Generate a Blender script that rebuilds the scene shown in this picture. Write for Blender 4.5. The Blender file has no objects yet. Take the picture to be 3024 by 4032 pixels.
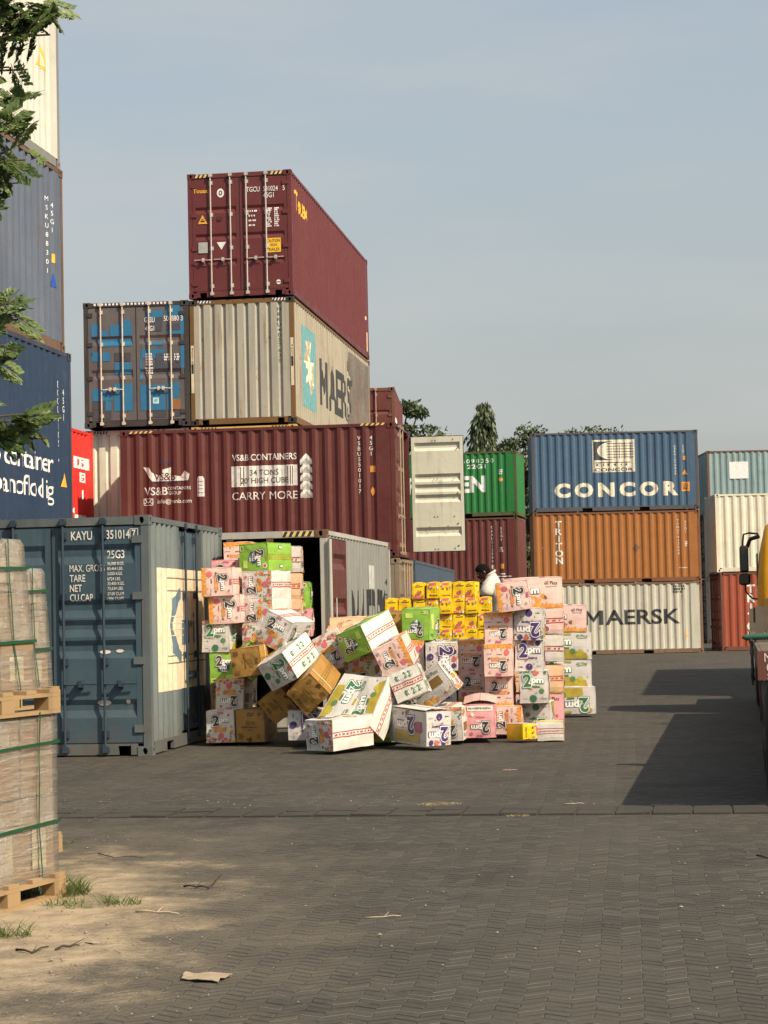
import bpy, bmesh, math, random
from mathutils import Vector, Matrix, noise
R = math.radians
sc = bpy.context.scene
COL = sc.collection

# ------------------------------------------------------------------ camera, sky, sun, exposure
F_SRC, PITCH, ROLL, EYE = 7857.0, 0.0512, 0.0223, 1.634
cam_d = bpy.data.cameras.new('camera')
cam = bpy.data.objects.new('camera', cam_d); COL.objects.link(cam)
cam_d.sensor_fit = 'HORIZONTAL'; cam_d.sensor_width = 36.0
cam_d.lens = F_SRC / 3024 * 36.0
cam_d.clip_start = 0.1; cam_d.clip_end = 6000
cam.matrix_world = Matrix.Translation((0, 0, EYE)) @ Matrix.Rotation(math.pi/2 + PITCH, 4, 'X') @ Matrix.Rotation(-ROLL, 4, 'Z')
sc.camera = cam

SUN_AZ, SUN_EL = 50.0, 43.5          # degrees to the right of "behind the camera"; elevation
sdir = Vector((math.sin(R(SUN_AZ))*math.cos(R(SUN_EL)), -math.cos(R(SUN_AZ))*math.cos(R(SUN_EL)), math.sin(R(SUN_EL))))
sun_d = bpy.data.lights.new('sun', 'SUN'); sun = bpy.data.objects.new('sun', sun_d); COL.objects.link(sun)
sun_d.energy = 3.3; sun_d.angle = R(0.55); sun_d.color = (1.0, 0.83, 0.62)
sun.rotation_mode = 'QUATERNION'; sun.rotation_quaternion = sdir.to_track_quat('Z', 'Y'); sun.location = (20, -20, 30)

w = bpy.data.worlds.new('World'); sc.world = w; w.use_nodes = True
nt = w.node_tree; nt.nodes.clear()
def N(t, typ, **kw):
    n = t.nodes.new(typ)
    for k, v in kw.items():
        if k.startswith('i_'):
            key = k[2:]
            key = int(key) if key.isdigit() else key
            n.inputs[key].default_value = v
        else: setattr(n, k, v)
    return n
out = N(nt, 'ShaderNodeOutputWorld'); bg = N(nt, 'ShaderNodeBackground'); bg.inputs[1].default_value = 0.10
sky = N(nt, 'ShaderNodeTexSky'); sky.sky_type = 'NISHITA'; sky.sun_disc = False
sky.sun_elevation = R(SUN_EL); sky.sun_rotation = math.atan2(sdir.x, sdir.y)
sky.altitude = 0; sky.air_density = 1.0; sky.dust_density = 4.0; sky.ozone_density = 1.0
# hazy tropical afternoon: the clear sky model is veiled by grey haze towards the horizon and faint high cloud
tc = N(nt, 'ShaderNodeTexCoord'); sep = N(nt, 'ShaderNodeSeparateXYZ'); nt.links.new(tc.outputs['Generated'], sep.inputs[0])
hz = N(nt, 'ShaderNodeMapRange', i_1=0.02, i_2=0.31, i_3=0.97, i_4=0.50); nt.links.new(sep.outputs['Z'], hz.inputs[0])
mp = N(nt, 'ShaderNodeMapping'); mp.inputs['Scale'].default_value = (3.0, 3.0, 14.0); mp.inputs['Rotation'].default_value = (0, R(9), 0)
nt.links.new(tc.outputs['Generated'], mp.inputs[0])
cn = N(nt, 'ShaderNodeTexNoise'); cn.inputs['Scale'].default_value = 1.6; cn.inputs['Detail'].default_value = 5; cn.inputs['Roughness'].default_value = 0.5
nt.links.new(mp.outputs[0], cn.inputs['Vector'])
cr = N(nt, 'ShaderNodeMapRange', i_1=0.44, i_2=0.74, i_3=0.0, i_4=0.55); nt.links.new(cn.outputs['Fac'], cr.inputs[0])
mx = N(nt, 'ShaderNodeMix', data_type='RGBA'); nt.links.new(hz.outputs[0], mx.inputs[0]); tint = N(nt, 'ShaderNodeVectorMath', operation='MULTIPLY'); tint.inputs[1].default_value = (1.06, 1.09, 1.02); nt.links.new(sky.outputs[0], tint.inputs[0]); nt.links.new(tint.outputs[0], mx.inputs[6])
mx.inputs[7].default_value = (2.36, 2.44, 2.36, 1)
m2 = N(nt, 'ShaderNodeMix', data_type='RGBA'); nt.links.new(cr.outputs[0], m2.inputs[0]); nt.links.new(mx.outputs[2], m2.inputs[6]); m2.inputs[7].default_value = (2.80, 2.88, 2.84, 1)
nt.links.new(m2.outputs[2], bg.inputs[0]); nt.links.new(bg.outputs[0], out.inputs[0])
sc.view_settings.view_transform = 'Standard'; sc.view_settings.look = 'None'
sc.view_settings.exposure = 1.0; sc.view_settings.gamma = 1.0
sc.render.film_transparent = False

# ------------------------------------------------------------------ helpers
DISP = 3024/1659.0
def at(px, py, Y):
    """point of the scene at depth Y seen at photo position px,py (photo 1659 wide)"""
    u, v = px*DISP - 1512, py*DISP - 2016
    c, s = math.cos(ROLL), math.sin(ROLL)
    x, y = c*u - s*v, s*u + c*v
    cp, sp = math.cos(PITCH), math.sin(PITCH)
    d = Vector((x/F_SRC, cp + y/F_SRC*sp, sp - y/F_SRC*cp))
    return Vector((0, 0, EYE)) + d*(Y/d.y)
def lin(c): return tuple(((v/255/12.92) if v/255 <= .04045 else ((v/255+.055)/1.055)**2.4) for v in c)
def tag(o, label=None, cat=None, group=None, kind=None):
    if label: o['label'] = label
    if cat: o['category'] = cat
    if group: o['group'] = group
    if kind: o['kind'] = kind
    return o
def thing(name, label, cat, loc=(0, 0, 0), yaw=0, group=None):
    o = bpy.data.objects.new(name, None); COL.objects.link(o); o.empty_display_size = .2
    o.location = loc; o.rotation_euler = (0, 0, yaw)
    return tag(o, label, cat, group)
class MB:
    def __init__(s): s.v = []; s.f = []; s.m = []; s.uv = {}
    def add(s, vs, fs, m=0, uvs=None):
        b = len(s.v); s.v += [tuple(p) for p in vs]
        for i, f in enumerate(fs):
            s.f.append([b+k for k in f]); s.m.append(m)
            if uvs: s.uv[len(s.f)-1] = uvs[i]
    def box(s, x0, x1, y0, y1, z0, z1, m=0):
        vs = [(x, y, z) for z in (z0, z1) for y in (y0, y1) for x in (x0, x1)]
        s.add(vs, [(0, 2, 3, 1), (4, 5, 7, 6), (0, 1, 5, 4), (2, 6, 7, 3), (0, 4, 6, 2), (1, 3, 7, 5)], m)
    def tube(s, pts, r, n=8, m=0, caps=True):
        pts = [Vector(p) for p in pts]; rs = r if isinstance(r, (list, tuple)) else [r]*len(pts)
        rings = []
        for i, p in enumerate(pts):
            t = (pts[min(i+1, len(pts)-1)] - pts[max(i-1, 0)]).normalized()
            a = t.orthogonal().normalized() if i == 0 else (a - t*a.dot(t)).normalized()
            b = t.cross(a)
            rings.append([p + (a*math.cos(2*math.pi*k/n) + b*math.sin(2*math.pi*k/n))*rs[i] for k in range(n)])
        vs = [q for ring in rings for q in ring]
        fs = [(i*n+k, i*n+(k+1) % n, (i+1)*n+(k+1) % n, (i+1)*n+k) for i in range(len(pts)-1) for k in range(n)]
        if caps: fs += [tuple(range(n))[::-1], tuple((len(pts)-1)*n+k for k in range(n))]
        s.add(vs, fs, m)
    def build(s, name, mats, parent=None, smooth=False):
        me = bpy.data.meshes.new(name); me.from_pydata(s.v, [], s.f)
        for x in (mats if isinstance(mats, (list, tuple)) else [mats]): me.materials.append(x)
        me.polygons.foreach_set('material_index', s.m)
        if s.uv:
            ul = me.uv_layers.new(name='UVMap')
            for fi, uvs in s.uv.items():
                for li, uv in zip(me.polygons[fi].loop_indices, uvs): ul.data[li].uv = uv
        if smooth: me.polygons.foreach_set('use_smooth', [True]*len(me.polygons))
        me.update()
        o = bpy.data.objects.new(name, me); COL.objects.link(o)
        if parent: o.parent = parent
        return o
_tc = {}
def text2d(body, offset=0.0, spacing=1.0):
    """flat text as (verts, faces, width, height), height of a capital about 0.7, centred on its own box"""
    k = (body, offset, spacing)
    if k in _tc: return _tc[k]
    c = bpy.data.curves.new('t', 'FONT'); c.body = body; c.size = 1.0; c.offset = offset; c.resolution_u = 3; c.space_character = spacing
    c.fill_mode = 'FRONT'
    o = bpy.data.objects.new('t', c); COL.objects.link(o)
    me = bpy.data.meshes.new_from_object(o.evaluated_get(bpy.context.evaluated_depsgraph_get()))
    vs = [(v.co.x, v.co.y) for v in me.vertices]; fs = [tuple(p.vertices) for p in me.polygons]
    bpy.data.objects.remove(o); bpy.data.meshes.remove(me); bpy.data.curves.remove(c)
    if not vs: vs = [(0, 0), (.1, 0), (.1, .1)]; fs = []
    xs = [v[0] for v in vs]; ys = [v[1] for v in vs]
    cx, cy = (min(xs)+max(xs))/2, (min(ys)+max(ys))/2
    r = ([(x-cx, y-cy) for x, y in vs], fs, max(xs)-min(xs), max(ys)-min(ys))
    _tc[k] = r; return r
def circ(cx, cy, rx, ry=None, n=14, ph=0):
    ry = rx if ry is None else ry
    return [(cx+rx*math.cos(2*math.pi*k/n+ph), cy+ry*math.sin(2*math.pi*k/n+ph)) for k in range(n)]
def rect(x0, x1, y0, y1): return [(x0, y0), (x1, y0), (x1, y1), (x0, y1)]

# ------------------------------------------------------------------ materials
def newmat(name):
    m = bpy.data.materials.new(name); m.use_nodes = True
    return m, m.node_tree, m.node_tree.nodes['Principled BSDF']
_fm = {}
def flat(name, rgb, rough=.55, metal=0.0, spec=.4):
    if name in _fm: return _fm[name]
    m, t, b = newmat(name)
    b.inputs['Base Color'].default_value = (*rgb, 1); b.inputs['Roughness'].default_value = rough
    b.inputs['Metallic'].default_value = metal; b.inputs['Specular IOR Level'].default_value = spec
    # slight wear so that nothing is perfectly uniform
    tcn = N(t, 'ShaderNodeTexCoord'); no = N(t, 'ShaderNodeTexNoise'); no.inputs['Scale'].default_value = 9; no.inputs['Detail'].default_value = 4
    t.links.new(tcn.outputs['Object'], no.inputs['Vector'])
    mr = N(t, 'ShaderNodeMapRange', i_1=.3, i_2=.75, i_3=.82, i_4=1.08); t.links.new(no.outputs['Fac'], mr.inputs[0])
    mm = N(t, 'ShaderNodeVectorMath', operation='SCALE'); mm.inputs[0].default_value = rgb; t.links.new(mr.outputs[0], mm.inputs['Scale'])
    t.links.new(mm.outputs[0], b.inputs['Base Color'])
    _fm[name] = m; return m
def paint(name, rgb, rust=.25, fade=.3, streak=.4, seed=0.0, fadecol=None, rustcol=(.10, .045, .02), rough=.5, patch=None, lowdirt=.0, pf=None):
    """weathered container paint: chalky fading, vertical run-off streaks, rust spots, dust"""
    k_ = pf or (.74 if max(rgb) < .3 else .84 if max(rgb) < .46 else 1.0)
    rgb = tuple(c*k_ for c in rgb); rustcol = tuple(c*.8 for c in rustcol)
    if fadecol: fadecol = tuple(c*k_ for c in fadecol)
    if patch: patch = tuple(tuple(c*k_ for c in q) for q in patch)
    m, t, b = newmat(name); L = t.links.new
    tcn = N(t, 'ShaderNodeTexCoord')
    of = N(t, 'ShaderNodeVectorMath', operation='ADD'); of.inputs[1].default_value = (seed*3.1, seed*1.7, seed*2.3); L(tcn.outputs['Object'], of.inputs[0])
    def noise_(scale, detail=5, vs=None, rough_=.55):
        n = N(t, 'ShaderNodeTexNoise'); n.inputs['Scale'].default_value = scale; n.inputs['Detail'].default_value = detail; n.inputs['Roughness'].default_value = rough_
        if vs:
            q = N(t, 'ShaderNodeVectorMath', operation='MULTIPLY'); q.inputs[1].default_value = vs; L(of.outputs[0], q.inputs[0]); L(q.outputs[0], n.inputs['Vector'])
        else: L(of.outputs[0], n.inputs['Vector'])
        return n.outputs['Fac']
    def ramp(src, a, bb, lo=0., hi=1.):
        r = N(t, 'ShaderNodeMapRange', i_1=a, i_2=bb, i_3=lo, i_4=hi); L(src, r.inputs[0]); return r.outputs[0]
    def mix(fac, a, bcol):
        x = N(t, 'ShaderNodeMix', data_type='RGBA'); L(fac, x.inputs[0])
        if isinstance(a, tuple): x.inputs[6].default_value = (*a, 1)
        else: L(a, x.inputs[6])
        if isinstance(bcol, tuple): x.inputs[7].default_value = (*bcol, 1)
        else: L(bcol, x.inputs[7])
        return x.outputs[2]
    fc = fadecol or tuple(min(1, c*1.35+.02) for c in rgb)
    c = mix(ramp(noise_(.9, 4), .35, .7, 0, fade), rgb, fc)
    if patch:
        sn = N(t, 'ShaderNodeVectorMath', operation='SNAP'); sn.inputs[1].default_value = (.16, .3, .13); L(of.outputs[0], sn.inputs[0])
        pn = N(t, 'ShaderNodeTexNoise'); pn.inputs['Scale'].default_value = 1.05; pn.inputs['Detail'].default_value = 1; L(sn.outputs[0], pn.inputs['Vector'])
        pm = ramp(pn.outputs['Fac'], .50, .505); c = mix(pm, c, patch[0])
        sn2 = N(t, 'ShaderNodeVectorMath', operation='SNAP'); sn2.inputs[1].default_value = (.33, .3, .19); L(of.outputs[0], sn2.inputs[0])
        pn2 = N(t, 'ShaderNodeTexNoise'); pn2.inputs['Scale'].default_value = 2.3; pn2.inputs['Detail'].default_value = 0; L(sn2.outputs[0], pn2.inputs['Vector'])
        c = mix(ramp(pn2.outputs['Fac'], .66, .665), c, patch[1])
    c = mix(ramp(noise_(1.0, 4, (7, 7, .35)), .52, .8, 0, streak), c, tuple(x*.45+.008 for x in rgb))
    c = mix(ramp(noise_(1.0, 3, (11, 11, .5)), .60, .85, 0, streak*.8), c, tuple(min(1, x*1.2+.06) for x in rgb))
    rs = ramp(noise_(2.6, 8, (1.3, 1.3, .7), .68), .715-.21*rust, .765-.18*rust)
    c = mix(rs, c, mix(ramp(noise_(14, 4), .3, .7), rustcol, tuple(x*2.1 for x in rustcol)))
    rr = N(t, 'ShaderNodeMath', operation='MULTIPLY', use_clamp=True); L(ramp(noise_(1.0, 4, (6.5, 6.5, .55)), .60-.10*rust, .72-.06*rust), rr.inputs[0]); L(ramp(noise_(1.1, 4), .45, .62, 0, min(.85, .25+rust*1.3)), rr.inputs[1])
    c = mix(rr.outputs[0], c, tuple(x*1.35 for x in rustcol))
    sm = ramp(noise_(1.7, 7, (1, 1, 1.6), .66), .56, .74, 0, .32); c = mix(sm, c, tuple(x*.55+.02 for x in rgb))
    if lowdirt:
        sp = N(t, 'ShaderNodeSeparateXYZ'); L(tcn.outputs['Object'], sp.inputs[0])
        lo = ramp(sp.outputs['Z'], 0.0, .75, lowdirt, 0)
        mu = N(t, 'ShaderNodeMath', operation='MULTIPLY'); L(lo, mu.inputs[0]); L(ramp(noise_(4, 5), .3, .65), mu.inputs[1])
        c = mix(mu.outputs[0], c, (.11, .09, .07))
    L(c, b.inputs['Base Color'])
    L(ramp(noise_(5, 3), .3, .7, rough-.12, rough+.18), b.inputs['Roughness'])
    b.inputs['Specular IOR Level'].default_value = .35
    bp = N(t, 'ShaderNodeBump'); bp.inputs['Strength'].default_value = .35; bp.inputs['Distance'].default_value = .03
    L(noise_(2.2, 3), bp.inputs['Height']); L(bp.outputs[0], b.inputs['Normal'])
    return m
steel = flat('galvanised_steel', (.50, .49, .45), .45, .25)
dark = flat('dark_void', (.008, .008, .009), .9, 0, .1)
rubber = flat('black_rubber', (.015, .015, .016), .7)
rust_m = paint('rusty_steel', (.16, .09, .05), .7, .5, .5, 3)
def worn(m, amt=.5):
    """flaking paint: small holes through which the sheet below shows"""
    t = m.node_tree; L = t.links.new; b = t.nodes['Principled BSDF']; o = t.nodes['Material Output']
    tcn = N(t, 'ShaderNodeTexCoord'); no = N(t, 'ShaderNodeTexNoise'); no.inputs['Scale'].default_value = 11; no.inputs['Detail'].default_value = 7; no.inputs['Roughness'].default_value = .7
    L(tcn.outputs['Object'], no.inputs['Vector']); r = N(t, 'ShaderNodeMapRange', i_1=.60, i_2=.66, i_3=0., i_4=amt); L(no.outputs['Fac'], r.inputs[0])
    tr = N(t, 'ShaderNodeBsdfTransparent'); ms = N(t, 'ShaderNodeMixShader'); L(r.outputs[0], ms.inputs[0]); L(b.outputs[0], ms.inputs[1]); L(tr.outputs[0], ms.inputs[2]); L(ms.outputs[0], o.inputs['Surface'])
    return m
white_ink = worn(flat('white_lettering', (.66, .65, .61), .6), .7)
black_ink = worn(flat('black_lettering', (.030, .032, .035), .6), .8)
yellow_ink = flat('yellow_lettering', (.75, .42, .04), .6)
orange_ink = flat('orange_sticker', (.62, .26, .05), .6)
# ------------------------------------------------------------------ ground
def ground_mat():
    m, t, b = newmat('interlocking_pavers'); L = t.links.new
    tcn = N(t, 'ShaderNodeTexCoord'); rot = N(t, 'ShaderNodeMapping'); rot.inputs['Rotation'].default_value = (0, 0, R(7)); L(tcn.outputs['Object'], rot.inputs[0])
    sp = N(t, 'ShaderNodeSeparateXYZ'); L(rot.outputs[0], sp.inputs[0])
    def M(op, a, bb=None, clamp=False):
        n = N(t, 'ShaderNodeMath', operation=op, use_clamp=clamp)
        for i, q in enumerate((a, bb)):
            if q is None: continue
            if isinstance(q, (int, float)): n.inputs[i].default_value = q
            else: L(q, n.inputs[i])
        return n.outputs[0]
    def nz(scale, detail=5, rough=.55, vec=None):
        n = N(t, 'ShaderNodeTexNoise'); n.inputs['Scale'].default_value = scale; n.inputs['Detail'].default_value = detail; n.inputs['Roughness'].default_value = rough
        L(vec or tcn.outputs['Object'], n.inputs['Vector']); return n.outputs['Fac']
    def mr(src, a, bb, lo=0., hi=1.):
        r = N(t, 'ShaderNodeMapRange', i_1=a, i_2=bb, i_3=lo, i_4=hi); L(src, r.inputs[0]); return r.outputs[0]
    def mix(fac, a, bc):
        x = N(t, 'ShaderNodeMix', data_type='RGBA'); L(fac, x.inputs[0])
        for q, i in ((a, 6), (bc, 7)):
            if isinstance(q, tuple): x.inputs[i].default_value = (*q, 1)
            else: L(q, x.inputs[i])
        return x.outputs[2]
    def N_frac(n): return M('FRACT', M('MULTIPLY', n.outputs['Value'], 7.31))
    P, ROW, AMP = .20, .090, .070
    wob = M('MULTIPLY', M('SUBTRACT', nz(1.7, 2), .5), .05)
    X = M('ADD', sp.outputs['X'], wob); Y = M('ADD', sp.outputs['Y'], M('MULTIPLY', M('SUBTRACT', nz(1.1, 2), .5), .07))
    tri = M('PINGPONG', X, P/2)                       # 0..P/2
    yz = M('DIVIDE', M('ADD', Y, M('MULTIPLY', tri, AMP/(P/2)*1.0)), ROW)
    row = M('FLOOR', yz); fy = M('FRACT', yz)
    jy = M('MINIMUM', fy, M('SUBTRACT', 1.0, fy))      # 0 at joint
    xs = M('DIVIDE', M('ADD', X, M('MULTIPLY', M('MODULO', row, 2.0), P/2)), P)
    colm = M('FLOOR', xs); fx = M('FRACT', xs)
    jx = M('MULTIPLY', M('MINIMUM', fx, M('SUBTRACT', 1.0, fx)), P/ROW)
    jd = M('MINIMUM', jy, jx)
    joint = M('MAXIMUM', mr(jy, .03, .12, 1, 0), mr(jx, .01, .06, .22, 0))
    half = M('FLOOR', M('DIVIDE', X, P/2)); ch_ = N(t, 'ShaderNodeCombineXYZ'); L(M('ROUND', yz), ch_.inputs[0]); L(half, ch_.inputs[1])
    wj = N(t, 'ShaderNodeTexWhiteNoise', noise_dimensions='2D'); L(ch_.outputs[0], wj.inputs['Vector'])
    cmb = N(t, 'ShaderNodeCombineXYZ'); L(row, cmb.inputs[0]); L(colm, cmb.inputs[1])
    wn = N(t, 'ShaderNodeTexWhiteNoise', noise_dimensions='2D'); L(cmb.outputs[0], wn.inputs['Vector'])
    base = mix(wn.outputs['Value'], (.0395, .0370, .0320), (.0490, .0460, .0398))
    big = mr(nz(.35, 5), .35, .7)
    base = mix(M('MULTIPLY', big, .55), base, (.072, .066, .055))
    base = mix(mr(nz(1.1, 6, .65), .52, .70, 0, .7), base, (.015, .0142, .0132))    # oil and tyre grime
    fine = mr(nz(38, 4, .7), .35, .70, 0, .55); base = mix(fine, base, (.070, .064, .055))
    jcol = mix(mr(M('ADD', M('MULTIPLY', wj.outputs['Value'], .30), M('MULTIPLY', nz(.9, 5, .65), .9)), .55, .63), (.011, .0105, .010), (.235, .21, .165))
    base = mix(M('MULTIPLY', joint, mr(N_frac(wj), .25, .75, .08, .75)), base, jcol)
    # paler tyre lanes running away from the camera, and settled patches
    lane = M('MULTIPLY', mr(M('SINE', M('ADD', M('MULTIPLY', sp.outputs['X'], 2.6), M('MULTIPLY', nz(.25, 3), 5.0))), .55, 1.0), mr(nz(.6, 4), .4, .65))
    base = mix(M('MULTIPLY', lane, .45), base, (.085, .078, .065))
    # blown sand over the pavers at the left of the foreground
    sp0 = N(t, 'ShaderNodeSeparateXYZ'); L(tcn.outputs['Object'], sp0.inputs[0])
    sx = M('DIVIDE', M('SUBTRACT', sp0.outputs['X'], -2.15), 1.25); sy = M('DIVIDE', M('SUBTRACT', sp0.outputs['Y'], 10.9), 3.6)
    d = M('SQRT', M('ADD', M('MULTIPLY', sx, sx), M('MULTIPLY', sy, sy)))
    dn = M('ADD', d, M('MULTIPLY', M('SUBTRACT', nz(1.9, 8, .68), .5), 2.2))
    dn2 = M('ADD', dn, M('MULTIPLY', joint, -.16))
    sand = mr(dn2, .95, .35)
    dust = mr(dn2, 1.7, .8, 0, .45)
    sandcol = mix(mr(nz(6, 6), .35, .7), (.36, .29, .195), (.21, .17, .118))
    sandcol = mix(mr(nz(70, 2), .55, .75), sandcol, (.28, .23, .16))
    base = mix(dust, base, (.150, .130, .098)); base = mix(sand, base, sandcol)
    L(base, b.inputs['Base Color']); b.inputs['Roughness'].default_value = .85; b.inputs['Specular IOR Level'].default_value = .25
    h = M('ADD', M('MULTIPLY', M('SUBTRACT', 1.0, joint), M('SUBTRACT', 1.0, sand)), M('ADD', M('MULTIPLY', wn.outputs['Value'], .18), M('MULTIPLY', nz(30, 4), .45)))
    bp = N(t, 'ShaderNodeBump'); bp.inputs['Strength'].default_value = 1.0; bp.inputs['Distance'].default_value = .014
    L(h, bp.inputs['Height']); L(bp.outputs[0], b.inputs['Normal'])
    return m
g = MB()
# one sheet to the horizon, gently uneven close by
xs = [-3000, -400, -60] + [-20+1.0*i for i in range(41)] + [60, 400, 3000]
ys = [-200, -20] + [0+1.0*i for i in range(41)] + [60, 90, 140, 400, 3000]
def gz(x, y): return 0.018*noise.noise(Vector((x*.35, y*.35, 0))) if abs(x) < 8 and (6 < y < 15 or 19 < y < 23) else 0.0
vs = [(x, y, gz(x, y)) for y in ys for x in xs]; nx = len(xs)
g.add(vs, [(j*nx+i, j*nx+i+1, (j+1)*nx+i+1, (j+1)*nx+i) for j in range(len(ys)-1) for i in range(nx-1)])
tag(g.build('ground', ground_mat(), smooth=True), kind='structure')
# row of flush concrete slabs crossing the yard
rng = random.Random(5)
kb = MB()
kmat = paint('worn_concrete', (.034, .0315, .027), .1, .6, .2, 2, fadecol=(.055, .049, .040), rough=.85, pf=1.0)
p0, p1 = at(-150, 1745, 17.2), at(1760, 1752, 16.05)
dv = (p1-p0); Ln = Vector((dv.x, dv.y, 0)).length; ux = dv.x/Ln; uy = dv.y/Ln
s = 0.0
while s < Ln:
    wd = rng.uniform(.29, .32)
    for row_ in (0, 1):
        o_ = row_*.34 - .34; dz = rng.uniform(-.006, .006); tl = rng.uniform(-.003, .003)
        a = [(s+.012, o_+.012), (s+wd-.012, o_+.012), (s+wd-.012, o_+.33), (s+.012, o_+.33)]
        top = [Vector((p0.x+ux*q-uy*r_, p0.y+uy*q+ux*r_, .015+dz + tl*(1 if k in (1, 2) else -1))) for k, (q, r_) in enumerate(a)]
        bot = [Vector((q.x, q.y, -.05)) for q in top]
        kb.add(top+bot, [(0, 1, 2, 3), (4, 5, 1, 0), (5, 6, 2, 1), (6, 7, 3, 2), (7, 4, 0, 3)])
    s += wd
tag(kb.build('kerb_strip', kmat), kind='structure')

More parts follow.
